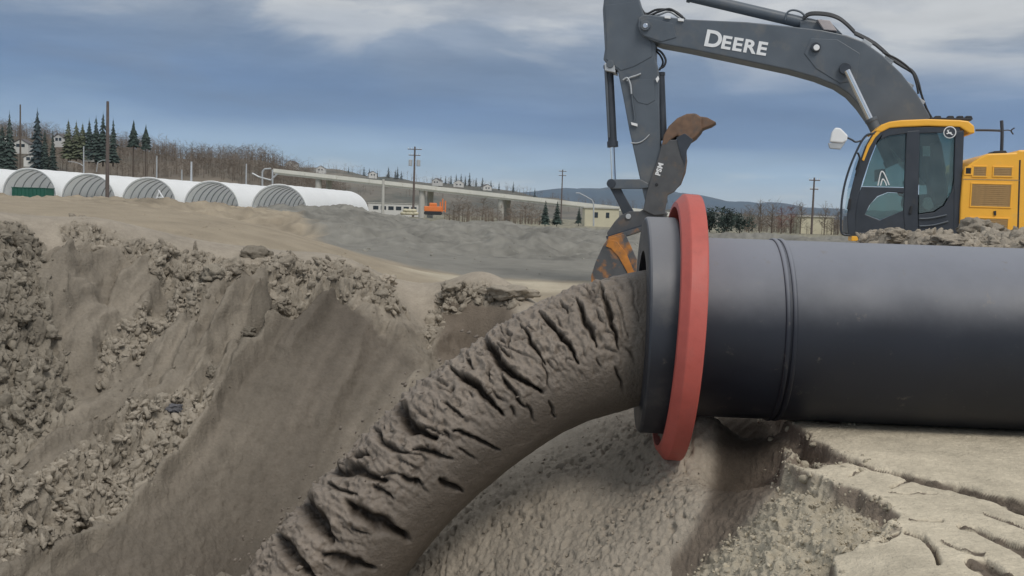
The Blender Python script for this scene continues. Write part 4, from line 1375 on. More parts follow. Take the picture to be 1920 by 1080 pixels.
# bucket: two side plates joined by a curved back sheet, open to the right
bk_back = [(1140, 447), (1130, 462), (1117, 490), (1108, 518), (1110, 545), (1124, 566), (1150, 578), (1180, 575)]
bk_side = [(1140, 447), (1172, 438), (1183, 462), (1194, 486), (1192, 520), (1188, 560), (1180, 575), (1150, 578), (1124, 566), (1110, 545), (1108, 518), (1117, 490), (1130, 462)]
BKW = AW + 0.34
for w in (BKW, BKW - 1.05):
    plate('bucket_side', bk_side, w, 0.05, MAT['bucket_steel'], bevel=0.01)
plate('side_edge', [(1142, 449), (1156, 452), (1174, 474), (1188, 508), (1190, 545), (1182, 545), (1176, 510), (1160, 482), (1146, 466), (1136, 462)], BKW + 0.02, 0.03, MAT['worn_orange'], bevel=0.006)
q = MB()
inner = LP([(a + 7, c + 1) for a, c in bk_back], BKW - 0.05)
outer = LP(bk_back, BKW - 0.05)
q.prism(outer + inner[::-1], BKW - 0.055, BKW - 1.0)
q.build('bucket_back', MAT['worn_orange'], exc, bevel=0.006)
plate('bucket_top', [(1140, 444), (1172, 434), (1226, 418), (1228, 424), (1176, 442), (1142, 452)], BKW - 0.055, 0.94, MAT['bucket_steel'], bevel=0.006)
for k in range(5):
    w = BKW - 0.08 - k * 0.21
    u, v = L(1186, 575, BKW)
    q = MB()
    q.add([(u - 0.05, w, v), (u - 0.05, w - 0.1, v), (u - 0.05, w - 0.1, v + 0.07), (u - 0.05, w, v + 0.07), (u - 0.28, w - 0.03, v + 0.0), (u - 0.28, w - 0.07, v + 0.0), (u - 0.28, w - 0.07, v + 0.02), (u - 0.28, w - 0.03, v + 0.02)],
          [(0, 1, 2, 3), (4, 7, 6, 5), (0, 4, 5, 1), (1, 5, 6, 2), (2, 6, 7, 3), (3, 7, 4, 0)])
    q.build('bucket_tooth', MAT['steel'], exc)


# hoses and hard lines
def hose(pts, w, r, name='hose', mat='rubber', n=24):
    c = np.array([[*L(a, b_, ww)] + [ww] for (a, b_), ww in zip(pts, w if hasattr(w, '__len__') else [w] * len(pts))])
    cc_ = catmull(c, n)
    q = MB()
    q.tube([(p[0], p[2], p[1]) for p in cc_], r, 8)
    return q.build(name, MAT[mat], exc, smooth_angle=60)


hose([(1227, 90), (1240, 98), (1248, 112), (1245, 124), (1236, 129)], AW - 0.05, 0.020)
hose([(1226, 92), (1238, 104), (1243, 118), (1236, 132)], AW - 0.15, 0.018)
hose([(1196, 4), (1206, 22), (1215, 30), (1235, 22), (1256, 17), (1272, 27), (1284, 36)], AW - 0.06, 0.022)
hose([(1190, -8), (1200, 14), (1212, 26), (1232, 18), (1262, 20), (1280, 32)], AW - 0.18, 0.022)
hose([(1212, 32), (1235, 28), (1255, 22), (1275, 34)], AW - 0.26, 0.020, mat='steel')
hose([(1472, 38), (1476, 24), (1486, 19), (1500, 22), (1510, 30)], BW - 0.20, 0.018, mat='grey_paint')
for k, w in enumerate((BW - 0.10, BW - 0.18, BW - 0.26, BW - 0.34)):
    o_ = k * 1.5
    hose([(1506, 36 - o_), (1520, 28 - o_), (1550, 29 - o_), (1572, 36 - o_), (1588, 48 - o_), (1602, 62 - o_)], w, 0.019)
    hose([(1602, 64 - o_), (1640, 84 - o_), (1672, 112 - o_), (1690, 124 - o_), (1712, 138 - o_), (1722, 158 - o_), (1728, 178), (1738, 205), (1750, 226)], w, 0.019)
hose([(1655, 98), (1684, 112), (1708, 132), (1718, 156), (1722, 176)], BW - 0.02, 0.018)
for a in ((1628, 78), (1668, 110), (1706, 156), (1727, 186)):
    plate('hose_clamp', [(a[0] - 8, a[1] - 6), (a[0] + 8, a[1] + 4), (a[0] + 5, a[1] + 10), (a[0] - 11, a[1] + 1)], BW - 0.06, 0.34, MAT['steel'], bevel=0.004)
hose([(1176, 152), (1180, 146), (1192, 142), (1202, 138)], AW + 0.04, 0.016, 'hose_fitting', 'steel')
hose([(1168, 150), (1176, 146), (1182, 158), (1184, 176)], AW + 0.05, 0.016, 'hose_fitting', 'steel')
hose([(1183, 160), (1186, 190), (1190, 220), (1188, 228)], AW + 0.03, 0.014, 'hard_line', 'grey_paint')
plate('step_plate', [(1183, 229), (1195, 232), (1195, 237), (1184, 234)], AW + 0.05, 0.04, MAT['white_paint'], bevel=0.002)
plate('grease_fitting', [(1229, 148), (1234, 142), (1236, 148), (1232, 155)], AW + 0.04, 0.03, MAT['white_paint'], bevel=0.002)
hose([(1183, 268), (1196, 268), (1208, 262), (1218, 252)], AW + 0.012, 0.012, 'scrape_strip', 'steel')
for a in ((1251, 31), (1276, 36)):
    plate('lamp_bracket', [(a[0] - 5, a[1] - 2), (a[0] + 6, a[1] - 1), (a[0] + 6, a[1] + 4), (a[0] - 5, a[1] + 3)], BW + 0.04, 0.06, MAT['white_paint'], bevel=0.004)


# lettering
def lettering(name, text, px, py, w, size, slope_to, mat, bold=0.0, shear=0.0, xscale=1.0, small=None):
    cu = bpy.data.curves.new(name, 'FONT')
    cu.body = text
    cu.size = size
    cu.extrude = 0.004
    cu.offset = bold
    cu.shear = shear
    cu.space_character = 1.10
    if small:
        cu.small_caps_scale = small
        for k in range(1, len(text)):
            cu.body_format[k].use_small_caps = True
    tmp = bpy.data.objects.new(name, cu)
    COL.objects.link(tmp)
    dg = bpy.context.evaluated_depsgraph_get()
    me = bpy.data.meshes.new_from_object(tmp.evaluated_get(dg))
    bpy.data.objects.remove(tmp)
    o = bpy.data.objects.new(name, me)
    me.materials.clear()
    me.materials.append(mat)
    COL.objects.link(o)
    a, c = L(px, py, w), L(*slope_to, w)
    # text x axis runs along -forward (towards the right of the picture)
    d = Vector((c[0] - a[0], 0, c[1] - a[1])).normalized()
    up = Vector((0, 1, 0)).cross(d)
    if up.z < 0 and abs(d.z) < 0.9:
        up = -up
    nrm = d.cross(up)
    M = Matrix((d * xscale, up, nrm)).transposed().to_4x4()
    M.translation = Vector((a[0], w, a[1]))
    o.parent = exc
    o.matrix_local = M
    return o


lettering('lettering', 'D', 1318, 84.5, BW + 0.006, 0.40, (1455, 107), MAT['white_paint'], bold=0.011, xscale=1.06)
lettering('lettering', 'EERE', 1350, 89.5, BW + 0.006, 0.315, (1455, 107), MAT['white_paint'], bold=0.010, xscale=1.14)
lettering('lettering', 'PSM', 1237, 330, AW + 0.076, 0.125, (1247, 296), MAT['white_paint'], bold=0.006)

# ---- cab
CW = 0.0
cab_w = 1.02
plate('cab_roof', [(1640, 246), (1652, 234), (1668, 228), (1690, 225), (1740, 223), (1800, 225), (1816, 227), (1827, 236), (1828, 250), (1818, 250), (1800, 238), (1740, 236), (1690, 238), (1668, 240), (1652, 248)], CW + 0.02, cab_w + 0.04, MAT['yellow_paint'], bevel=0.02)
plate('cab_floor', [(1592, 442), (1600, 436), (1798, 432), (1798, 440)], CW, cab_w, MAT['dark_paint'])
for w in (CW, CW - cab_w + 0.07):
    plate('front_pillar', [(1590, 440), (1588, 405), (1594, 365), (1606, 318), (1622, 275), (1636, 250), (1650, 238), (1668, 232), (1672, 240), (1658, 248), (1645, 264), (1632, 296), (1618, 338), (1608, 375), (1604, 405), (1605, 440)], w, 0.07, MAT['dark_paint'], bevel=0.012)
    plate('door_pillar', [(1697, 438), (1694, 400), (1697, 320), (1700, 246), (1725, 244), (1723, 320), (1721, 400), (1722, 438)], w + 0.004, 0.08, MAT['dark_paint'], bevel=0.014)
    plate('rear_pillar', [(1788, 436), (1789, 330), (1791, 246), (1808, 244), (1806, 300), (1802, 370), (1799, 436)], w, 0.08, MAT['dark_paint'], bevel=0.012)
    plate('roof_rail', [(1660, 240), (1700, 238), (1800, 238), (1800, 248), (1700, 250), (1668, 254), (1650, 262)], w - 0.002, 0.06, MAT['dark_paint'], bevel=0.008)
    plate('door_panel', [(1604, 438), (1604, 404), (1608, 372), (1616, 350), (1696, 352), (1696, 362), (1665, 360), (1645, 368), (1630, 385), (1622, 402), (1650, 413), (1690, 396), (1698, 394), (1698, 436)], w - 0.008, 0.05, MAT['dark_paint'], bevel=0.008)
    plate('side_panel', [(1722, 436), (1722, 402), (1752, 398), (1770, 386), (1784, 360), (1789, 340), (1790, 436)], w - 0.008, 0.05, MAT['dark_paint'], bevel=0.008)
    plate('pane', [(1617, 349), (1630, 306), (1644, 270), (1656, 252), (1698, 250), (1696, 351)], w - 0.03, 0.008, MAT['glass'], bevel=0)
    plate('pane', [(1622, 402), (1632, 383), (1646, 369), (1665, 361), (1696, 363), (1696, 394), (1650, 412)], w - 0.02, 0.008, MAT['glass'], bevel=0)
    plate('pane', [(1724, 250), (1789, 249), (1787, 336), (1782, 358), (1768, 384), (1750, 396), (1723, 400)], w - 0.03, 0.008, MAT['glass'], bevel=0)
# yellow edge of the front pillar
plate('pillar_trim', [(1616, 300), (1626, 272), (1638, 252), (1652, 240), (1668, 234), (1690, 231), (1690, 235), (1668, 238), (1654, 245), (1641, 258), (1630, 277), (1620, 302)], CW + 0.012, 0.06, MAT['yellow_paint'], bevel=0.006)
# windscreen and back window across the cab
fr = LP([(1596, 400), (1603, 350), (1617, 300), (1634, 258), (1648, 242)], CW)
q = MB()
q.prism(fr + [(a + 0.012, c + 0.004) for a, c in fr[::-1]], CW - 0.08, CW - cab_w + 0.08)
q.build('windscreen', MAT['glass'], exc)
bk_ = LP([(1804, 250), (1802, 330), (1798, 370)], CW)
q = MB()
q.prism(bk_ + [(a - 0.012, c) for a, c in bk_[::-1]], CW - 0.09, CW - cab_w + 0.09)
q.build('back_window', MAT['glass'], exc)
plate('back_panel', [(1796, 438), (1798, 372), (1804, 372), (1801, 438)], CW - 0.085, cab_w - 0.17, MAT['dark_paint'])
plate('front_panel', [(1590, 438), (1592, 404), (1600, 404), (1600, 438)], CW - 0.075, cab_w - 0.15, MAT['dark_paint'])
# inside: seat, console, steering levers, papers
plate('seat_back', [(1745, 345), (1742, 300), (1748, 268), (1765, 262), (1772, 300), (1776, 360), (1780, 400), (1752, 402)], CW - 0.28, 0.46, MAT['seat'], bevel=0.05, seg=3)
plate('seat_cushion', [(1700, 400), (1702, 386), (1760, 380), (1780, 392), (1776, 412), (1704, 412)], CW - 0.26, 0.5, MAT['seat'], bevel=0.04, seg=3)
plate('seat_base', [(1715, 412), (1765, 412), (1770, 436), (1710, 436)], CW - 0.32, 0.38, MAT['rubber'])
plate('control_console', [(1690, 384), (1694, 366), (1742, 364), (1746, 396), (1700, 398)], CW - 0.14, 0.12, MAT['rubber'], bevel=0.02)
hose([(1700, 366), (1697, 350), (1694, 340)], CW - 0.2, 0.018, 'control_lever')
plate('lever_boot', [(1728, 386), (1734, 370), (1746, 370), (1752, 388), (1742, 396)], CW - 0.08, 0.09, MAT['white_paint'], bevel=0.02)
plate('display', [(1640, 340), (1640, 318), (1660, 316), (1662, 340)], CW - 0.8, 0.04, MAT['rubber'])
plate('paper_notice', [(1730, 274), (1744, 274), (1744, 293), (1730, 293)], CW - 0.045, 0.004, MAT['white_paint'], bevel=0)
plate('seat_belt', [(1682, 358), (1694, 358), (1694, 370), (1684, 366)], CW - 0.12, 0.03, MAT['red_iron'], bevel=0.004)
hose([(1646, 348), (1651, 325), (1655, 322), (1660, 330), (1667, 347)], CW - 0.032 + 0.008, 0.010, 'chevron', 'white_paint')  # white chevron on the front pane
hose([(1651, 348), (1655, 336), (1660, 342), (1662, 348)], CW - 0.032 + 0.008, 0.010, 'chevron', 'white_paint')


# round emblem on the rear window: white disc ring with a dark leaping animal
def disc(px, py, w, r, mat, name, ringw=None, seg=32, depth=0.004):
    u, v = L(px, py, w)
    q = MB()
    q.prism([(u + r * math.cos(2 * PI * k / seg), v + r * math.sin(2 * PI * k / seg)) for k in range(seg)], w, w - depth)
    return q.build(name, mat, exc)


em = disc(1781, 248, CW + 0.014, 0.098, MAT['white_paint'], 'emblem')
em2 = disc(1781, 248, CW + 0.018, 0.083, MAT['dark_paint'], 'emblem_field')
deer = [(-0.9, -0.1), (-0.6, -0.35), (-0.25, -0.2), (0.1, -0.25), (0.5, -0.55), (0.9, -0.5), (0.55, -0.3), (0.35, -0.05), (0.4, 0.12), (0.2, 0.2), (-0.1, 0.15), (-0.28, 0.3), (-0.3, 0.55), (-0.12, 0.75), (-0.25, 0.78), (-0.42, 0.58), (-0.55, 0.8), (-0.6, 0.55), (-0.72, 0.42), (-0.5, 0.3), (-0.45, 0.05), (-0.6, -0.08)]
uc, vc = L(1781, 249, CW + 0.022)
q = MB()
q.prism([(uc - 0.066 * a, vc + 0.066 * c) for a, c in deer], CW + 0.022, CW + 0.017)
q.build('emblem_animal', MAT['white_paint'], exc)
# hand rail in front of the door, mirror, wiper, roof lamps
hose([(1640, 250), (1622, 256), (1604, 288), (1588, 330), (1579, 372), (1577, 410), (1577, 432), (1582, 440), (1594, 441)], CW + 0.10, 0.018, 'hand_rail', 'dark_paint', 40)
hose([(1584, 256), (1597, 262), (1604, 266), (1614, 264)], [CW + 0.14, CW + 0.12, CW + 0.1, CW + 0.08], 0.016, 'mirror_arm', 'dark_paint')
plate('mirror', [(1556, 266), (1560, 248), (1566, 239), (1576, 240), (1590, 254), (1588, 264), (1580, 268)], CW + 0.20, 0.12, MAT['white_paint'], bevel=0.02)
plate('mirror_glass', [(1553, 268), (1586, 266), (1576, 280), (1556, 278)], CW + 0.18, 0.08, MAT['steel'], bevel=0.01)
hose([(1604, 330), (1612, 300), (1608, 286)], CW + 0.05, 0.016, 'wiper')
plate('hinge', [(1604, 318), (1611, 296), (1614, 298), (1608, 322)], CW + 0.03, 0.05, MAT['rubber'], bevel=0.004)
plate('hinge', [(1588, 392), (1592, 372), (1597, 374), (1594, 394)], CW + 0.03, 0.05, MAT['rubber'], bevel=0.004)
for x in (1752, 1776, 1794, 1810):
    plate('roof_lamp', [(x, 224), (x + 2, 217), (x + 12, 217), (x + 15, 224)], CW - 0.30, 0.14, MAT['rubber'], bevel=0.01)
plate('lamp_rail', [(1745, 224), (1822, 226), (1822, 222), (1745, 220)], CW - 0.25, 0.28, MAT['rubber'], bevel=0.006)
plate('door_handle', [(1704, 400), (1708, 386), (1712, 386), (1709, 402)], CW + 0.03, 0.04, MAT['rubber'], bevel=0.006)
hose([(1724, 410), (1745, 409), (1775, 403)], CW + 0.012, 0.014, 'rub_strip', 'grey_paint')
hose([(1724, 424), (1750, 422), (1778, 415)], CW + 0.012, 0.014, 'rub_strip', 'grey_paint')
plate('front_step', [(1596, 452), (1597, 443), (1640, 443), (1640, 452)], CW + 0.06, 0.5, MAT['yellow_paint'], bevel=0.01)
plate('step_bracket', [(1618, 454), (1620, 440), (1628, 440), (1632, 454)], CW + 0.10, 0.06, MAT['rubber'], bevel=0.006)

# ---- engine housing, counterweight, deck, tracks
HW = CW + 0.05
house_pts = [(1799, 440), (1801, 380), (1805, 330), (1807, 318), (1818, 308), (1836, 296), (1852, 288), (1906, 286), (1910, 281), (2130, 283), (2150, 300), (2150, 440)]
plate('engine_housing', house_pts, HW, 2.7, MAT['yellow_paint'], bevel=0.025)
plate('counterweight', [(2152, 292), (2240, 296), (2262, 320), (2262, 450), (2152, 452)], HW, 2.7, MAT['dark_paint'], bevel=0.05)
plate('panel_gap', [(1911, 300), (1914, 300), (1910, 436), (1907, 436)], HW + 0.003, 0.01, MAT['rubber'], bevel=0)
plate('panel_gap', [(1806, 335), (1912, 337), (1912, 339), (1806, 337)], HW + 0.003, 0.01, MAT['vent_mesh'], bevel=0)


def vent(x0, y0, x1, y1, slats, mat='vent_mesh'):
    q = MB()
    w = HW + 0.014
    u0, v1 = L(x0, y0, HW)
    u1, v0 = L(x1, y1, HW)
    t = 0.022
    q.box(u1 - t, u0 + t, HW + 0.001, w, v1, v1 + t)
    q.box(u1 - t, u0 + t, HW + 0.001, w, v0 - t, v0)
    q.box(u0, u0 + t, HW + 0.001, w - 0.002, v0, v1)
    q.box(u1 - t, u1, HW + 0.001, w - 0.002, v0, v1)
    f = q.build('vent', MAT['yellow_paint'], exc, bevel=0.004)
    q = MB()
    q.box(u1, u0, HW + 0.0015, HW + 0.004, v0, v1)
    q.build('mesh_screen', MAT[mat], f)
    sl = None
    for k in range(slats):
        z = v0 + (v1 - v0) * (k + 0.5) / slats
        if sl is None:
            q = MB()
            q.box(u1 + 0.004, u0 - 0.004, HW + 0.0045, HW + 0.0125, -0.010, 0.006)
            sl = q.build('slat', MAT[mat], f)
            sl.location.z = z
        else:
            c = sl.copy()
            COL.objects.link(c)
            c.parent = f
            c.location.z = z


vent(1826, 313, 1848, 330, 5)
vent(1864, 314, 1896, 330, 5)
vent(1823, 345, 1893, 388, 11)
vent(1820, 409, 1888, 436, 7)
vent(1811, 315, 1820, 326, 3, 'rubber')
plate('latch', [(1863, 396), (1868, 395), (1868, 404), (1864, 404)], HW + 0.02, 0.02, MAT['rubber'], bevel=0.004)
# mast, camera and rail behind the cab
hose([(1829, 244), (1850, 244), (1878, 245)], CW - 0.9, 0.020, 'rear_rail', 'dark_paint')
hose([(1878, 226), (1879, 250), (1878, 286)], CW - 0.9, [0.012] * 3 and 0.028, 'mast', 'dark_paint')
hose([(1879, 245), (1890, 244), (1897, 246)], CW - 0.9, 0.010, 'rear_rail', 'dark_paint')
hose([(1902, 240), (1896, 245), (1900, 252)], CW - 0.9, 0.012, 'mast_bracket', 'dark_paint')
plate('exhaust_base', [(1862, 288), (1864, 283), (1886, 282), (1890, 288)], CW - 0.7, 0.4, MAT['rubber'], bevel=0.01)
plate('turntable_deck', [(1640, 442), (2200, 450), (2200, 466), (1640, 460)], HW - 0.02, 2.6, MAT['dark_paint'])
cu, cv = L(1850, 470, -1.3)
q = MB()
q.tube([(cu, -1.3, 0.55), (cu, -1.3, 1.05)], 0.6, 32)
q.build('slew_ring', MAT['dark_paint'], exc, smooth_angle=40)
q = MB()
q.box(cu - 1.2, cu + 1.2, -2.0, -0.6, 0.35, 0.75)
q.build('undercarriage', MAT['dark_paint'], exc, bevel=0.04)
for w0 in (0.05, -2.05):
    q = MB()
    poly = []
    for k in range(13):
        t = PI / 2 + PI * k / 12
        poly.append((cu - 1.85 + 0.40 * math.cos(t), 0.47 + 0.40 * math.sin(t)))
    for k in range(13):
        t = -PI / 2 + PI * k / 12
        poly.append((cu + 1.85 + 0.40 * math.cos(t), 0.47 + 0.40 * math.sin(t)))
    q.prism(poly, w0, w0 - 0.6)
    tr_ = q.build('track', MAT['dark_paint'], exc, bevel=0.02)
    q = MB()
    q.box(-0.08, 0.08, w0 + 0.02, w0 - 0.62, 0, 0.045)
    first = None
    for zz, sgn in ((0.87, 1), (0.07, -1)):
        for k in range(20):
            u = cu - 1.8 + 3.6 * k / 19
            if first is None:
                first = q.build('track_shoe', MAT['rubber'], tr_)
                o2 = first
            else:
                o2 = first.copy()
                COL.objects.link(o2)
                o2.parent = tr_
            o2.location = (u, 0, zz if sgn > 0 else zz - 0.05)

# ------------------------------------------------------------------ HILLS
def hill(name, sky_pts, Yc, depth, mat, base_z=0.0, rough=2.0, scale=40.0, nx=160, ny=26, gname=None):
    xs_px = np.linspace(sky_pts[0][0], sky_pts[-1][0], nx)
    top = np.interp(xs_px, [p[0] for p in sky_pts], [p[1] for p in sky_pts])
    v = np.zeros((ny, nx, 3))
    for i in range(nx):
        c = P(xs_px[i], top[i], Yc)
        for j in range(ny):
            t = j / (ny - 1) * 2 - 1
            y = c[1] + t * depth
            x = c[0] + (xs_px[i] - 960) / FPX * t * depth * 0.4
            fall = math.cos(t * PI / 2) ** 1.3 if t < 0 else 1 - 0.35 * t
            v[j, i] = (x, y, base_z + (c[2] - base_z) * fall)
    nz = fbm(v[..., 0] / scale, v[..., 1] / scale, 1.7, 4)
    v[..., 2] += nz * rough * np.clip(np.linspace(0, 3, ny), 0, 1)[:, None]
    ix = np.arange(ny * nx).reshape(ny, nx)
    qd = np.stack([ix[:-1, :-1], ix[:-1, 1:], ix[1:, 1:], ix[1:, :-1]], -1).reshape(-1, 4)
    o = np_mesh(name, v.reshape(-1, 3), qd, mat)
    tag(o, kind='structure')
    return v


hv = hill('hillside', [(-700, 250), (-300, 240), (0, 258), (100, 268), (200, 276), (300, 292), (400, 300), (480, 304), (540, 322), (600, 352), (680, 385), (760, 400)], 430, 150, MAT['hill'], rough=3.0, scale=30)
fv = hill('ridge', [(300, 300), (480, 302), (560, 314), (640, 322), (720, 333), (800, 342), (900, 353), (980, 364), (1060, 378), (1200, 394), (1400, 405), (1700, 420), (2300, 440)], 900, 350, MAT['far_hill'], rough=4.0, scale=60)
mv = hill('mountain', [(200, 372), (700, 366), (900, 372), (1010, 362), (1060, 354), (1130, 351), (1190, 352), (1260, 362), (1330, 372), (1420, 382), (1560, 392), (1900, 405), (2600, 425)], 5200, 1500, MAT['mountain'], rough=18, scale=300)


# ------------------------------------------------------------------ WOODS
def twig_tree(x, y, z, h, w, n, r):
    """numpy triangles of a leafless tree: trunk, limbs and many thin twigs"""
    tris = []

    def blade(p, q, t):
        d = q - p
        s = np.cross(d, r.normal(size=3))
        s = s / (np.linalg.norm(s) + 1e-9) * t
        tris.append((p - s, p + s, q))
    base = np.array([x, y, z])
    topz = np.array([0, 0, h])
    t0 = 0.012 * h + 0.02
    a = np.array([t0, 0, 0])
    b_ = np.array([0, t0, 0])
    tris.append((base - a, base + a, base + topz * 0.85))
    tris.append((base - b_, base + b_, base + topz * 0.85))
    for k in range(n):
        f = r.uniform(0.18, 0.9)
        p = base + topz * f
        ang = r.uniform(0, 2 * PI)
        rr_ = w * r.uniform(0.35, 1.0) * math.sin(PI * (0.12 + 0.85 * f)) ** 0.7
        qv = p + np.array([math.cos(ang) * rr_, math.sin(ang) * rr_, h * r.uniform(0.05, 0.26)])
        blade(p, qv, t0 * 0.5)
        for _ in range(3):
            g = r.uniform(0.35, 1.0)
            p2 = p + (qv - p) * g
            q2 = p2 + np.array([r.normal() * w * 0.28, r.normal() * w * 0.28, abs(r.normal()) * h * 0.09 + 0.02 * h])
            blade(p2, q2, t0 * 0.33)
    return tris


def tris_obj(name, tris, mat, parent=None):
    v = np.array(tris).reshape(-1, 3)
    f = np.arange(len(v)).reshape(-1, 3)
    return np_mesh(name, v, f, mat, parent=parent, smooth_shade=False)


r1 = np.random.default_rng(21)
tr_all = []
hny, hnx = hv.shape[:2]
for _ in range(3600):
    j = r1.integers(5, 15)
    i = r1.integers(int(hnx * 0.30), int(hnx * 0.92))
    p = hv[j, i] + r1.normal(size=3) * np.array([3, 3, 0])
    h = r1.uniform(4.5, 9.5)
    tr_all += twig_tree(p[0], p[1], p[2] - 0.5, h, h * 0.5, 9, r1)
wood = tris_obj('bare_woodland', tr_all, MAT['twigs'])
tag(wood, kind='stuff')
tr_all = []
fny, fnx = fv.shape[:2]
for _ in range(700):
    j = r1.integers(4, 14)
    i = r1.integers(int(fnx * 0.06), int(fnx * 0.62))
    p = fv[j, i] + r1.normal(size=3) * np.array([6, 8, 0])
    h = r1.uniform(6, 11)
    tr_all += twig_tree(p[0], p[1], p[2] - 0.5, h, h * 0.45, 6, r1)
wood = tris_obj('far_brush', tr_all, MAT['twigs'])
tag(wood, kind='stuff')


tr_all = []
for _ in range(420):
    px = r1.uniform(1385, 1620) if r1.random() < 0.62 else r1.uniform(830, 1010)
    yy = r1.uniform(118, 150)
    p = P(px, 500, yy)
    h = r1.uniform(1.2, 3.6)
    tr_all += twig_tree(p[0], p[1], -0.1, h, h * 0.5, 9, r1)
brush = tris_obj('roadside_brush', tr_all, MAT['twigs'])
tag(brush, kind='stuff')


def conifer_crown(h, w, seed, n=16, bare=0.12):
    r = np.random.default_rng(seed)
    tr_ = []
    levels = n
    for k in range(levels):
        f = k / (levels - 1)
        z = h * (bare + (1 - bare) * f)
        rad_ = w * (1 - f) ** 0.85 * r.uniform(0.75, 1.1) + 0.02 * w
        m = max(4, int(11 * (1 - f)) + 3)
        for q_ in range(m):
            a = 2 * PI * q_ / m + r.uniform(-0.3, 0.3)
            rr_ = rad_ * r.uniform(0.65, 1.15)
            tip = np.array([math.cos(a) * rr_, math.sin(a) * rr_, z - rr_ * 0.35 + r.normal() * 0.01 * h])
            root = np.array([0, 0, z + 0.06 * h])
            sd_ = np.array([-math.sin(a), math.cos(a), 0]) * rr_ * 0.30
            mid = root * 0.45 + tip * 0.55
            tr_.append((root, mid + sd_ + np.array([0, 0, -0.02 * h]), tip))
            tr_.append((root, tip, mid - sd_ + np.array([0, 0, -0.02 * h])))
            tr_.append((root, mid + np.array([0, 0, -0.05 * h]), tip))
    return tr_


def conifer(px, py_top, py_base, Y, wfrac, label, group, mat='needles', seed=1, bare=0.12, trunk=True, n=16):
    top_ = P(px, py_top, Y)
    bot = P(px, py_base, Y)
    h = float(top_[2] - bot[2])
    e = empty('conifer_tree', bot)
    tag(e, label, 'conifer', group)
    tris_obj('crown', conifer_crown(h, h * wfrac, seed, n, bare), MAT[mat], e)
    q = MB()
    q.tube([(0, 0, -0.5), (0, 0, h * 0.5), (0, 0, h * 0.93)], [0.018 * h, 0.012 * h, 0.003 * h], 7)
    q.build('trunk', MAT['bark'], e)
    return e


GC = 'conifers on the left hillside'
spec = [(18, 212, 330, 0.13, 'conifer at the far left edge of the hillside', 'needles'), (4, 236, 320, 0.22, 'broad dark conifer cut by the left edge of the photo', 'needles'),
        (70, 207, 330, 0.14, 'tall pointed conifer between the dark pole and the big wooden pole', 'needles_far'), (84, 244, 322, 0.15, 'narrow dark conifer just left of a darker spire-shaped one', 'needles'),
        (99, 246, 326, 0.11, 'very dark spire-shaped conifer low on the hillside', 'needles'), (128, 226, 300, 0.2, 'leftmost of the clump of conifers beside the big wooden pole', 'needles_warm'),
        (143, 228, 300, 0.2, 'second conifer from the left in the clump beside the big wooden pole', 'needles_warm'), (155, 232, 300, 0.22, 'yellow-green conifer in the middle of the clump', 'needles_warm'),
        (167, 224, 304, 0.17, 'dark conifer right of the middle of the clump', 'needles'), (180, 220, 306, 0.17, 'dark conifer just left of the big wooden pole', 'needles'),
        (193, 213, 310, 0.15, 'tallest conifer of the clump, directly behind the big wooden pole', 'needles'), (212, 224, 310, 0.14, 'conifer just right of the big wooden pole', 'needles'),
        (250, 228, 330, 0.10, 'left of the two lone conifers with long bare trunks', 'needles'), (273, 236, 332, 0.11, 'right of the two lone conifers with long bare trunks', 'needles')]
for k, (px, t0, b0, wf, lab, mt) in enumerate(spec):
    conifer(px, t0, b0, 330, wf * 1.3, lab, GC, mt, 40 + k, bare=0.58 if px in (250, 273) else 0.12)
GF = 'tiny conifers along the far ridge'
far_list = [(653, 313), (682, 312), (692, 315), (707, 320), (728, 313), (741, 318), (745, 312), (752, 320), (810, 332), (826, 330), (835, 329), (845, 328), (855, 326), (864, 325), (872, 330), (880, 323), (892, 333), (904, 332), (920, 338), (935, 341), (962, 340), (1002, 352)]
ORD = ['first', 'second', 'third', 'fourth', 'fifth', 'sixth', 'seventh', 'eighth', 'ninth', 'tenth', 'eleventh', 'twelfth', 'thirteenth', 'fourteenth', 'fifteenth', 'sixteenth', 'seventeenth', 'eighteenth', 'nineteenth', 'twentieth', 'twenty-first', 'twenty-second']
proto = None
for k, (px, py) in enumerate(far_list):
    bt = py + 30
    p1_, p0_ = P(px, py, 840), P(px, bt, 840)
    h = float(p1_[2] - p0_[2])
    if proto is None:
        proto = conifer(px, py, bt, 840, 0.2, 'lone small conifer at the left end of the far ridge above the bridge', GF, 'needles_far', 99, n=11)
        ph = h
    else:
        c = copy_tree(proto)
        c.location = p0_.tolist()
        s = h / ph
        c.scale = (s * (0.8 + 0.5 * ((k * 37) % 10) / 10), s, s)
        c.rotation_euler = (0, 0, k * 1.7)
        c['label'] = ORD[k] + ' tiny bluish conifer from the left along the far ridge behind the bridge'
big_c = [(1022, 376, 418, 0.34, 'left one of the dark conifer pair under the bridge'), (1044, 378, 418, 0.36, 'right one of the dark conifer pair under the bridge'), (1085, 388, 417, 0.3, 'small dark conifer under the bridge beside the cream shed')]
for k, (px, t0, b0, wf, lab) in enumerate(big_c):
    conifer(px, t0, b0, 105, wf, lab, 'conifers under the bridge', 'needles', 70 + k, bare=0.02)


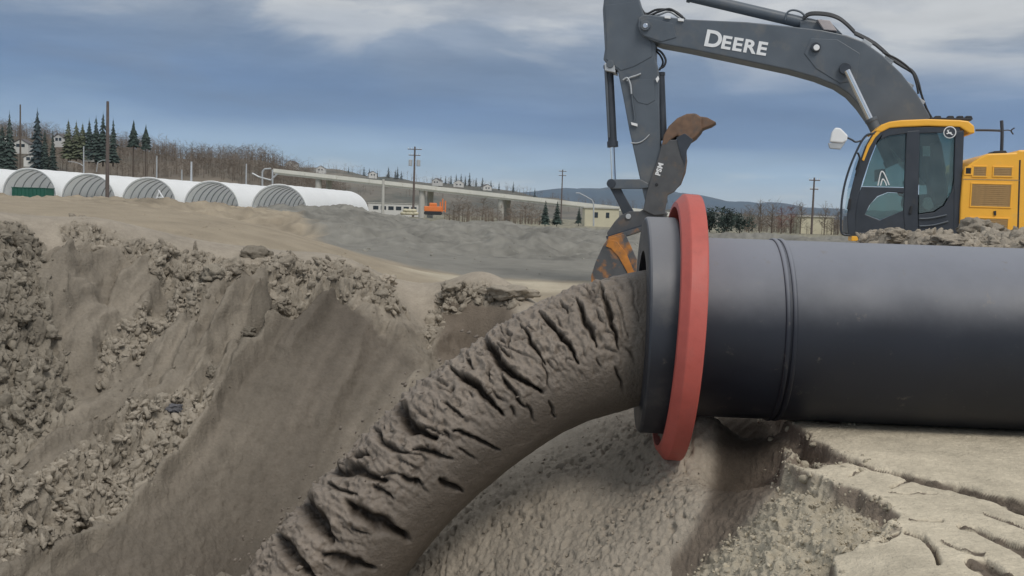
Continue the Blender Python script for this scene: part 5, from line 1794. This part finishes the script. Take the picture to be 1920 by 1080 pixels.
def bushy(px, t0, b0, Y, wpx, label, cat, group, mat, seed, leaf=True):
    """rounded tree: short trunk and a crown of leaf clumps"""
    top_, bot = P(px, t0, Y), P(px, b0, Y)
    h = float(top_[2] - bot[2])
    w = wpx / FPX * Y * K / 2
    e = empty('evergreen_tree' if leaf else 'bare_tree', bot)
    tag(e, label, cat, group)
    r = np.random.default_rng(seed)
    if leaf:
        tr_ = []
        cl_ = [(r.normal(size=3) * np.array([w * 0.42, w * 0.42, h * 0.2]) + np.array([0, 0, h * 0.52])) for _ in range(16)]
        for _ in range(1100):
            c = cl_[r.integers(len(cl_))]
            p = c + r.normal(size=3) * np.array([w * 0.24, w * 0.24, h * 0.13])
            p[2] = np.clip(p[2], 0.05 * h, h)
            d1, d2 = r.normal(size=3) * h * 0.05, r.normal(size=3) * h * 0.05
            tr_.append((p, p + d1, p + d2))
        tris_obj('crown', tr_, MAT[mat], e)
        q = MB()
        q.tube([(0, 0, -0.3), (0, 0, h * 0.6)], [0.03 * h, 0.015 * h], 7)
        q.build('trunk', MAT['bark'], e)
    else:
        tr_ = twig_tree(0, 0, 0, h, w, 46, r)
        tris_obj('crown', tr_[2:], MAT[mat], e)
        q = MB()
        q.tube([(0, 0, -0.3), (0, 0, h * 0.5), (0.02 * h, 0, h * 0.85)], [0.02 * h, 0.013 * h, 0.004 * h], 7)
        q.build('trunk', MAT['bark'], e)
    return e


GR = 'evergreens behind the red ring'
bushy(1330, 388, 440, 100, 44, 'dark round evergreen partly behind the red ring', 'evergreen', GR, 'needles', 1)
bushy(1362, 392, 440, 98, 46, 'widest dark evergreen just right of the red ring', 'evergreen', GR, 'needles', 2)
bushy(1386, 400, 440, 102, 34, 'lower dark evergreen at the right end of the evergreen clump', 'evergreen', GR, 'needles', 3)
GB = 'bare trees between the evergreens and the cab'
bare = [(1404, 386, 36, 'bare brown tree next to the evergreen clump', 'twigs'), (1424, 382, 40, 'second bare tree right of the evergreens', 'twigs'), (1446, 378, 44, 'tallest bare tree, midway between the red ring and the cab', 'twigs'),
        (1464, 388, 38, 'reddish bare shrub left of the cream building', 'twigs_red'), (1482, 386, 40, 'reddest bare shrub, touching the cream building', 'twigs_red'), (1570, 392, 44, 'bare brown tree just left of the cab hand rail', 'twigs'), (1545, 384, 40, 'bare tree behind the cream building', 'twigs'), (1500, 382, 40, 'bare tree behind the left corner of the cream building', 'twigs')]
for k, (px, t0, wp, lab, mt) in enumerate(bare):
    bushy(px, t0, 440, 112 + 3 * (k % 3), wp, lab, 'bare tree', GB, mt, 30 + k, leaf=False)
for k, (px, t0, wp, lab, mt) in enumerate([(860, 372, 60, 'wide bare brown thicket below the bridge, right of the orange machine', 'twigs'), (905, 372, 60, 'bare brown thicket left of the wide bridge pier', 'twigs'), (985, 384, 50, 'low bare thicket between the wide bridge pier and the conifer pair', 'twigs')]):
    bushy(px, t0, 414, 150, wp, lab, 'thicket', 'thickets under the bridge', mt, 80 + k, leaf=False)


# ------------------------------------------------------------------ FABRIC TENTS
def tent(px, py_base, Y, label):
    c = P(px, py_base, Y)
    yaw = R(-8)
    e = empty('fabric_shelter', c, yaw)
    tag(e, label, 'shelter', 'white fabric shelters in a row')
    Wd, Hh, Ln = 5.05, 5.25, 37.0
    n, m = 28, 16

    def arch(k, s=1.0):
        t = PI * k / n
        return (Wd * s * math.cos(t) * (1 + 0.0), Hh * s * math.sin(t) ** 0.86)
    q = MB()
    for j in range(m + 1):
        sag = 1 - 0.012 * (1 if j % 2 else 0)
        for k in range(n + 1):
            a, z = arch(k, sag)
            q.v.append((a, Ln * j / m, z - 0.5 if z < 0.02 else z))
    for j in range(m):
        for k in range(n):
            b0 = j * (n + 1) + k
            q.f.append((b0, b0 + 1, b0 + n + 2, b0 + n + 1))
    q.build('cover', MAT['fabric'], e, smooth_angle=50)
    q = MB()
    for k in range(n + 1):
        a, z = arch(k, 0.995)
        q.v.append((a, Ln - 0.02, z))
    q.f.append(tuple(range(n + 1)))
    q.build('end_wall', MAT['fabric'], e)
    rib = None
    for j in range(15):
        y = 0.06 + 2.4 * j
        if rib is None:
            q = MB()
            q.tube([(arch(k, 0.955)[0], 0, arch(k, 0.955)[1]) for k in range(n + 1)], 0.09, 6)
            rib = q.build('rib', MAT['steel'], e)
            o2 = rib
        else:
            o2 = rib.copy()
            COL.objects.link(o2)
            o2.parent = e
        o2.location = (0, y, 0)
    q = MB()
    q.tube([(arch(k, 1.0)[0], -0.03, arch(k, 1.0)[1]) for k in range(n + 1)], 0.11, 6)
    q.build('hem', MAT['fabric'], e)
    return e


tents = [(-60, 370, 'white fabric shelter cut off by the left edge of the photo'), (55, 374, 'white fabric shelter with the green container in its open end'), (166, 384, 'white fabric shelter behind the big wooden pole'),
         (279, 391, 'white fabric shelter with a white trestle frame in its open end'), (396, 398, 'white fabric shelter second from the right of the row'), (523, 404, 'rightmost white fabric shelter, its whole side in view')]
for px, py, lab in tents:
    tent(px, py, 136, lab)

# green container and small things at the shelters
c = P(62, 373, 132)
e = empty('waste_container', c, R(-8))
tag(e, 'dark green open waste container standing in front of a white shelter', 'container')
q = MB()
q.box(-3.0, 3.0, -1.2, 1.2, 0, 1.75)
q.build('body', MAT['green_metal'], e, bevel=0.05)
rb = None
for k in range(9):
    if rb is None:
        q = MB()
        q.box(-0.06, 0.06, -1.29, -1.205, 0.1, 1.65)
        rb = q.build('rib', MAT['green_metal'], e)
        o2 = rb
    else:
        o2 = rb.copy()
        COL.objects.link(o2)
        o2.parent = e
    o2.location = (-2.7 + 0.675 * k, 0, 0)
q = MB()
q.box(-3.08, 3.08, -1.28, 1.28, 1.752, 1.85)
q.build('rim', MAT['green_metal'], e)
c = P(302, 392, 131)
e = empty('trestle_frame', c, R(-8))
tag(e, 'white steel trestle frame leaning in the open end of a shelter', 'frame')
for pts in ([(-1.6, 0, 0), (-0.3, 0, 2.9)], [(1.6, 0, 0), (-0.5, 0, 3.1)], [(-0.2, 1.2, 0), (-0.3, 0, 2.9)]):
    q = MB()
    q.tube(pts, 0.11, 6)
    q.build('leg', MAT['white_paint'], e)
for pts in ([(-1.1, 0, 1.1), (0.85, 0, 1.1)], [(-0.75, 0, 1.9), (0.3, 0, 1.9)]):
    q = MB()
    q.tube(pts, 0.09, 6)
    q.build('crossbar', MAT['white_paint'], e)
c = P(436, 399, 130)
e = empty('tarp_heap', c)
tag(e, 'small heap of dark tarpaulin beside the second shelter from the right', 'heap')
v = clod_shape(IV3, 77, 0.5) * np.array([0.9, 0.6, 0.7])
np_mesh('tarpaulin', v + np.array([0, 0, 0.4]), IF3, MAT['rubber'], parent=e)


# ------------------------------------------------------------------ POLES
def pole(px, py_top, py_base, Y, label, cat='utility pole', r=0.16, mat='pole_wood', arms=(), drum=False, group='poles', name='utility_pole'):
    t_, b_ = P(px, py_top, Y), P(px, py_base, Y)
    e = empty(name, (t_[0], t_[1], b_[2]))
    tag(e, label, cat, group)
    h = float(t_[2] - b_[2])
    q = MB()
    q.tube([(0, 0, -0.5), (0, 0, h * 0.5), (0, 0, h)], [r * 1.15, r, r * 0.75], 10)
    q.build('post', MAT[mat], e, smooth_angle=50)
    for z, l in arms:
        q = MB()
        q.box(-l, l, -r - 0.10, -r + 0.02, h - z - 0.07, h - z + 0.07)
        a = q.build('crossarm', MAT[mat], e)
        for s in (-0.9, -0.45, 0.45, 0.9):
            q = MB()
            q.tube([(s * l, -r - 0.04, h - z + 0.07), (s * l, -r - 0.04, h - z + 0.30)], [0.06, 0.04], 6)
            q.build('insulator', MAT['white_paint'], a)
    if drum:
        for s in (-0.75, 0.75):
            q = MB()
            q.tube([(s, -0.1, h - 3.6), (s, -0.1, h - 3.55), (s, -0.1, h - 2.5), (s, -0.1, h - 2.4)], [0.3, 0.36, 0.36, 0.2], 12)
            q.build('transformer', MAT['steel'], e, smooth_angle=40)
    return e


pole(202, 190, 384, 112, 'tall thick wooden pole standing in front of the white shelters', r=0.24)
pole(38, 196, 372, 160, 'thin dark wooden pole at the left of the photo', r=0.17, mat='bark')
pole(778, 275, 402, 150, 'wooden utility pole with two transformers above the bridge', r=0.2, arms=((0.5, 1.3), (1.6, 1.1)), drum=True)
pole(1055, 318, 420, 190, 'thin utility pole before the blue mountain, left of the arm', r=0.16, arms=((0.4, 0.9), (1.4, 0.9)))
pole(1527, 333, 442, 118, 'utility pole standing in front of the cream building', r=0.15, arms=((0.4, 0.8), (1.7, 0.6)))
GS_ = 'slim grey posts behind the shelters'
pole(157, 274, 330, 190, 'slim grey post left of the big wooden pole', 'post', 0.16, 'steel', group=GS_, name='steel_post')
pole(294, 292, 340, 190, 'slim grey post right of the lone conifers', 'post', 0.16, 'steel', group=GS_, name='steel_post')
pole(341, 318, 345, 190, 'shortest slim grey post above the shelters', 'post', 0.16, 'steel', group=GS_, name='steel_post')
pole(359, 303, 372, 150, 'grey post rising between two shelters, third from the right', 'post', 0.2, 'steel', group=GS_, name='steel_post')
pole(462, 307, 352, 190, 'slim grey post left of the bridge end', 'post', 0.18, 'steel', group=GS_, name='steel_post')
pole(719, 336, 404, 130, 'pale post right of the last shelter', 'post', 0.24, 'concrete', group=GS_, name='steel_post')


def street_lamp(pts, Y, label):
    base = P(*pts[0], Y)
    e = empty('street_lamp', base)
    tag(e, label, 'street lamp', 'street lamps')
    loc = [P(a, c, Y) - base for a, c in pts]
    q = MB()
    q.tube(loc, [0.12, 0.10] + [0.07] * (len(loc) - 2), 8)
    q.build('post', MAT['steel'], e, smooth_angle=60)
    d = loc[-1]
    q = MB()
    q.box(d[0] - 0.5, d[0] + 0.15, d[1] - 0.15, d[1] + 0.15, d[2] - 0.06, d[2] + 0.08)
    q.build('lamp_head', MAT['steel'], e, bevel=0.03)


street_lamp([(1113, 424), (1113, 382), (1110, 375), (1098, 368), (1086, 362)], 120, 'curved grey street lamp left of the excavator bucket')
street_lamp([(181, 322), (183, 305), (190, 301), (198, 300), (206, 302)], 200, 'pale curved lamp arm just left of the big wooden pole')
street_lamp([(158, 322), (157, 312), (150, 307), (140, 304), (132, 303)], 200, 'pale lamp arm pointing left above the second shelter')

# steel gantry at the bridge end
c = P(495, 348, 195)
e = empty('sign_gantry', c)
tag(e, 'pale steel gantry with angled arms at the left end of the bridge', 'gantry')
pl = [P(a, b_, 195) - c for a, b_ in ((492, 348), (492, 322), (496, 317), (508, 316), (511, 318), (511, 348), (473, 325), (486, 332), (520, 326), (508, 338))]
for a, b_, nm in ((0, 1, 'post'), (4, 5, 'post'), (1, 2, 'beam'), (2, 3, 'beam'), (6, 7, 'brace'), (7, 9, 'brace'), (8, 9, 'brace')):
    q = MB()
    q.tube([pl[a], pl[b_]], 0.22, 6)
    q.build(nm, MAT['steel'], e)

# ------------------------------------------------------------------ BRIDGE
YB0, YB1 = 205.0, 185.0
bl, br_ = P(512, 319, YB0), P(1290, 405, YB1)
e = empty('elevated_bridge', (bl[0], bl[1], 0))
tag(e, 'long pale elevated bridge sloping down to the right behind the site', 'bridge')
A, B = bl - np.array([bl[0], bl[1], 0]), br_ - np.array([bl[0], bl[1], 0])
d = (B - A)
hd = np.array([d[0], d[1], 0])
hd = hd / np.linalg.norm(hd)
nd = np.array([-hd[1], hd[0], 0])


def beam(z0, z1, w0, w1, name, mat, t0=0.0, t1=1.0):
    q = MB()
    a, b_ = A + d * t0, A + d * t1
    v = []
    for p in (a, b_):
        for w in (w0, w1):
            for z in (z0, z1):
                v.append(p + nd * w + np.array([0, 0, z]))
    q.add(v, [(0, 1, 3, 2), (4, 6, 7, 5), (0, 4, 5, 1), (2, 3, 7, 6), (0, 2, 6, 4), (1, 5, 7, 3)])
    return q.build(name, MAT[mat], e)


beam(-1.0, -0.45, 0.6, 9.4, 'deck', 'parapet')
for k in range(12):
    beam(-0.50, 0.42, 0.0, 0.35, 'parapet', 'parapet', k / 12 + 0.0006, (k + 1) / 12 - 0.0006)
for k in range(12):
    beam(-0.50, 0.42, 9.5, 9.85, 'parapet', 'parapet', k / 12 + 0.0006, (k + 1) / 12 - 0.0006)
for px in (600, 806, 956, 1140):
    t = (px - 512) / (1290 - 512)
    p = A + d * t
    for w in (1.6, 8.0):
        q = MB()
        c = p + nd * w
        q.tube([(c[0], c[1], -1.0), (c[0], c[1], c[2] - 0.95)], 0.8, 12)
        q.build('pier', MAT['concrete'], e, smooth_angle=40)


# ------------------------------------------------------------------ HOUSES AND SHEDS
def house(px, py, Y, w, dep, h, roof_h, label, wall_mat='house_white', cat='house', group='houses on the far hills', rz=0.0, windows=2):
    c = P(px, py, Y)
    e = empty('house' if cat == 'house' else 'shed', c, rz)
    tag(e, label, cat, group)
    q = MB()
    q.box(-w / 2, w / 2, -dep / 2, dep / 2, -2.0, h)
    q.prism([(-w / 2, h), (w / 2, h), (0, h + roof_h * 0.92)], -dep / 2, dep / 2)
    q.build('wall', MAT[wall_mat], e)
    for s in (-1, 1):
        q = MB()
        o_ = 0.35
        q.prism([(s * (w / 2 + o_), h - roof_h * o_ / (w / 2)), (0, h + roof_h), (0, h + roof_h + 0.22), (s * (w / 2 + o_), h - roof_h * o_ / (w / 2) + 0.22)], -dep / 2 - 0.3, dep / 2 + 0.3)
        q.build('roof', MAT['house_roof'], e)
    for k in range(windows):
        x = -w / 2 + w * (k + 1) / (windows + 1)
        q = MB()
        q.box(x - 0.7, x + 0.7, -dep / 2 - 0.05, -dep / 2 + 0.05, h * 0.35, h * 0.35 + 1.3)
        q.build('window', MAT['window_dark'], e)


hs = [(44, 280, 340, 9, 'white house low on the left hillside, right of the dark pole'), (58, 304, 330, 7, 'small white house just above the leftmost full shelter'), (117, 268, 350, 8, 'white gabled house left of the conifer clump'),
      (170, 294, 330, 6, 'narrow white house just left of the big wooden pole'), (14, 275, 345, 9, 'pale house at the left edge of the hillside'), (548, 314, 780, 14, 'white house at the left end of the far ridge'), (602, 322, 780, 12, 'small white house on the far ridge right of the bridge end'),
      (698, 331, 800, 11, 'white house on the far ridge left of the transformer pole'), (820, 345, 800, 12, 'white house on the far ridge right of the transformer pole'), (860, 350, 800, 14, 'long pale house among the far row of conifers'), (912, 356, 800, 12, 'pale house at the right end of the far row of conifers')]
for k, (px, py, Y, w, lab) in enumerate(hs):
    w *= 0.72
    house(px, py, Y, w, w * 0.8, w * 0.36, w * 0.28, lab, rz=0.4 * math.sin(k * 2.1))


def flat_building(px0, px1, py_top, py_base, Y, label, mat, windows=3):
    a, b_ = P(px0, py_base, Y), P(px1, py_base, Y)
    h = float(P((px0 + px1) / 2, py_top, Y)[2] - P((px0 + px1) / 2, py_base, Y)[2])
    w = float(b_[0] - a[0])
    e = empty('shed', ((a + b_) / 2).tolist())
    tag(e, label, 'shed', 'low cream sheds beyond the site')
    q = MB()
    q.box(-w / 2, w / 2, 0, 6, -0.8, h)
    q.build('wall', MAT[mat], e)
    q = MB()
    q.box(-w / 2 - 0.2, w / 2 + 0.2, -0.2, 6.2, h + 0.002, h + 0.2)
    q.build('roof', MAT['concrete'], e)
    for k in range(windows):
        x = -w / 2 + w * (k + 1) / (windows + 1)
        q = MB()
        q.box(x - w * 0.05, x + w * 0.05, -0.04, 0.04, h * 0.4, h * 0.75)
        q.build('window', MAT['window_dark'], e)


flat_building(1500, 1562, 407, 440, 124, 'cream flat-roofed shed between the bare trees and the cab', 'house_cream', 0)
flat_building(1096, 1160, 391, 420, 126, 'cream shed beyond the street lamp, left of the bucket', 'house_cream', 2)
flat_building(690, 790, 382, 402, 240, 'long low pale shed under the bridge left of the orange machine', 'house_white', 6)

# orange machine: a small tracked lift with two uprights
c = P(815, 403, 128)
e = empty('orange_machine', c, R(6))
tag(e, 'small orange tracked machine with upright mast parked beyond the gravel', 'machine')
q = MB()
q.box(-1.7, 1.1, -0.7, 0.7, 0.55, 1.35)
q.build('chassis', MAT['orange_paint'], e, bevel=0.08)
q = MB()
q.box(-0.9, 0.3, -0.6, 0.6, 1.352, 1.9)
q.build('hood', MAT['orange_paint'], e, bevel=0.1)
for w in (-0.9, 0.6):
    q = MB()
    q.prism([(-1.7, 0.1), (-1.5, 0), (0.9, 0), (1.15, 0.12), (1.15, 0.42), (0.9, 0.54), (-1.5, 0.54), (-1.7, 0.42)], w, w + 0.3)
    q.build('track', MAT['rubber'], e, bevel=0.03)
for x, t in ((1.2, 2.6), (1.65, 2.3), (0.85, 2.1)):
    q = MB()
    q.tube([(x, -0.4, 0.5), (x, -0.4, t)], 0.11, 8)
    q.build('mast', MAT['orange_paint'], e)
q = MB()
q.box(0.8, 1.75, -0.5, -0.3, 0.7, 0.85)
q.build('fork_bar', MAT['orange_paint'], e)
c = P(768, 403, 126)
e = empty('sand_bag_stack', c)
tag(e, 'small pale stack of bags left of the orange machine', 'bags')
for k in range(7):
    v = clod_shape(IV2, 60 + k, 0.25) * np.array([0.55, 0.4, 0.28])
    np_mesh('bag', v + np.array([-0.9 + (k % 4) * 0.6 + (k // 4) * 0.3, 0, 0.25 + 0.45 * (k // 4)]), IF2, MAT['house_cream'], parent=e)

# ------------------------------------------------------------------ HAZE
q = MB()
q.box(-7000, 7000, -60, 10500, -60, 330)
hz = q.build('haze', MAT['steel'])
hm = bpy.data.materials.new('haze_air')
hm.use_nodes = True
hm.node_tree.nodes.clear()
pv = N(hm.node_tree, 'ShaderNodeVolumePrincipled')
pv.inputs['Color'].default_value = (0.86, 0.92, 1.0, 1)
pv.inputs['Density'].default_value = 0.000055
pv.inputs['Anisotropy'].default_value = 0.2
ho = N(hm.node_tree, 'ShaderNodeOutputMaterial')
hm.node_tree.links.new(pv.outputs[0], ho.inputs['Volume'])
hz.data.materials.clear()
hz.data.materials.append(hm)
tag(hz, kind='stuff')
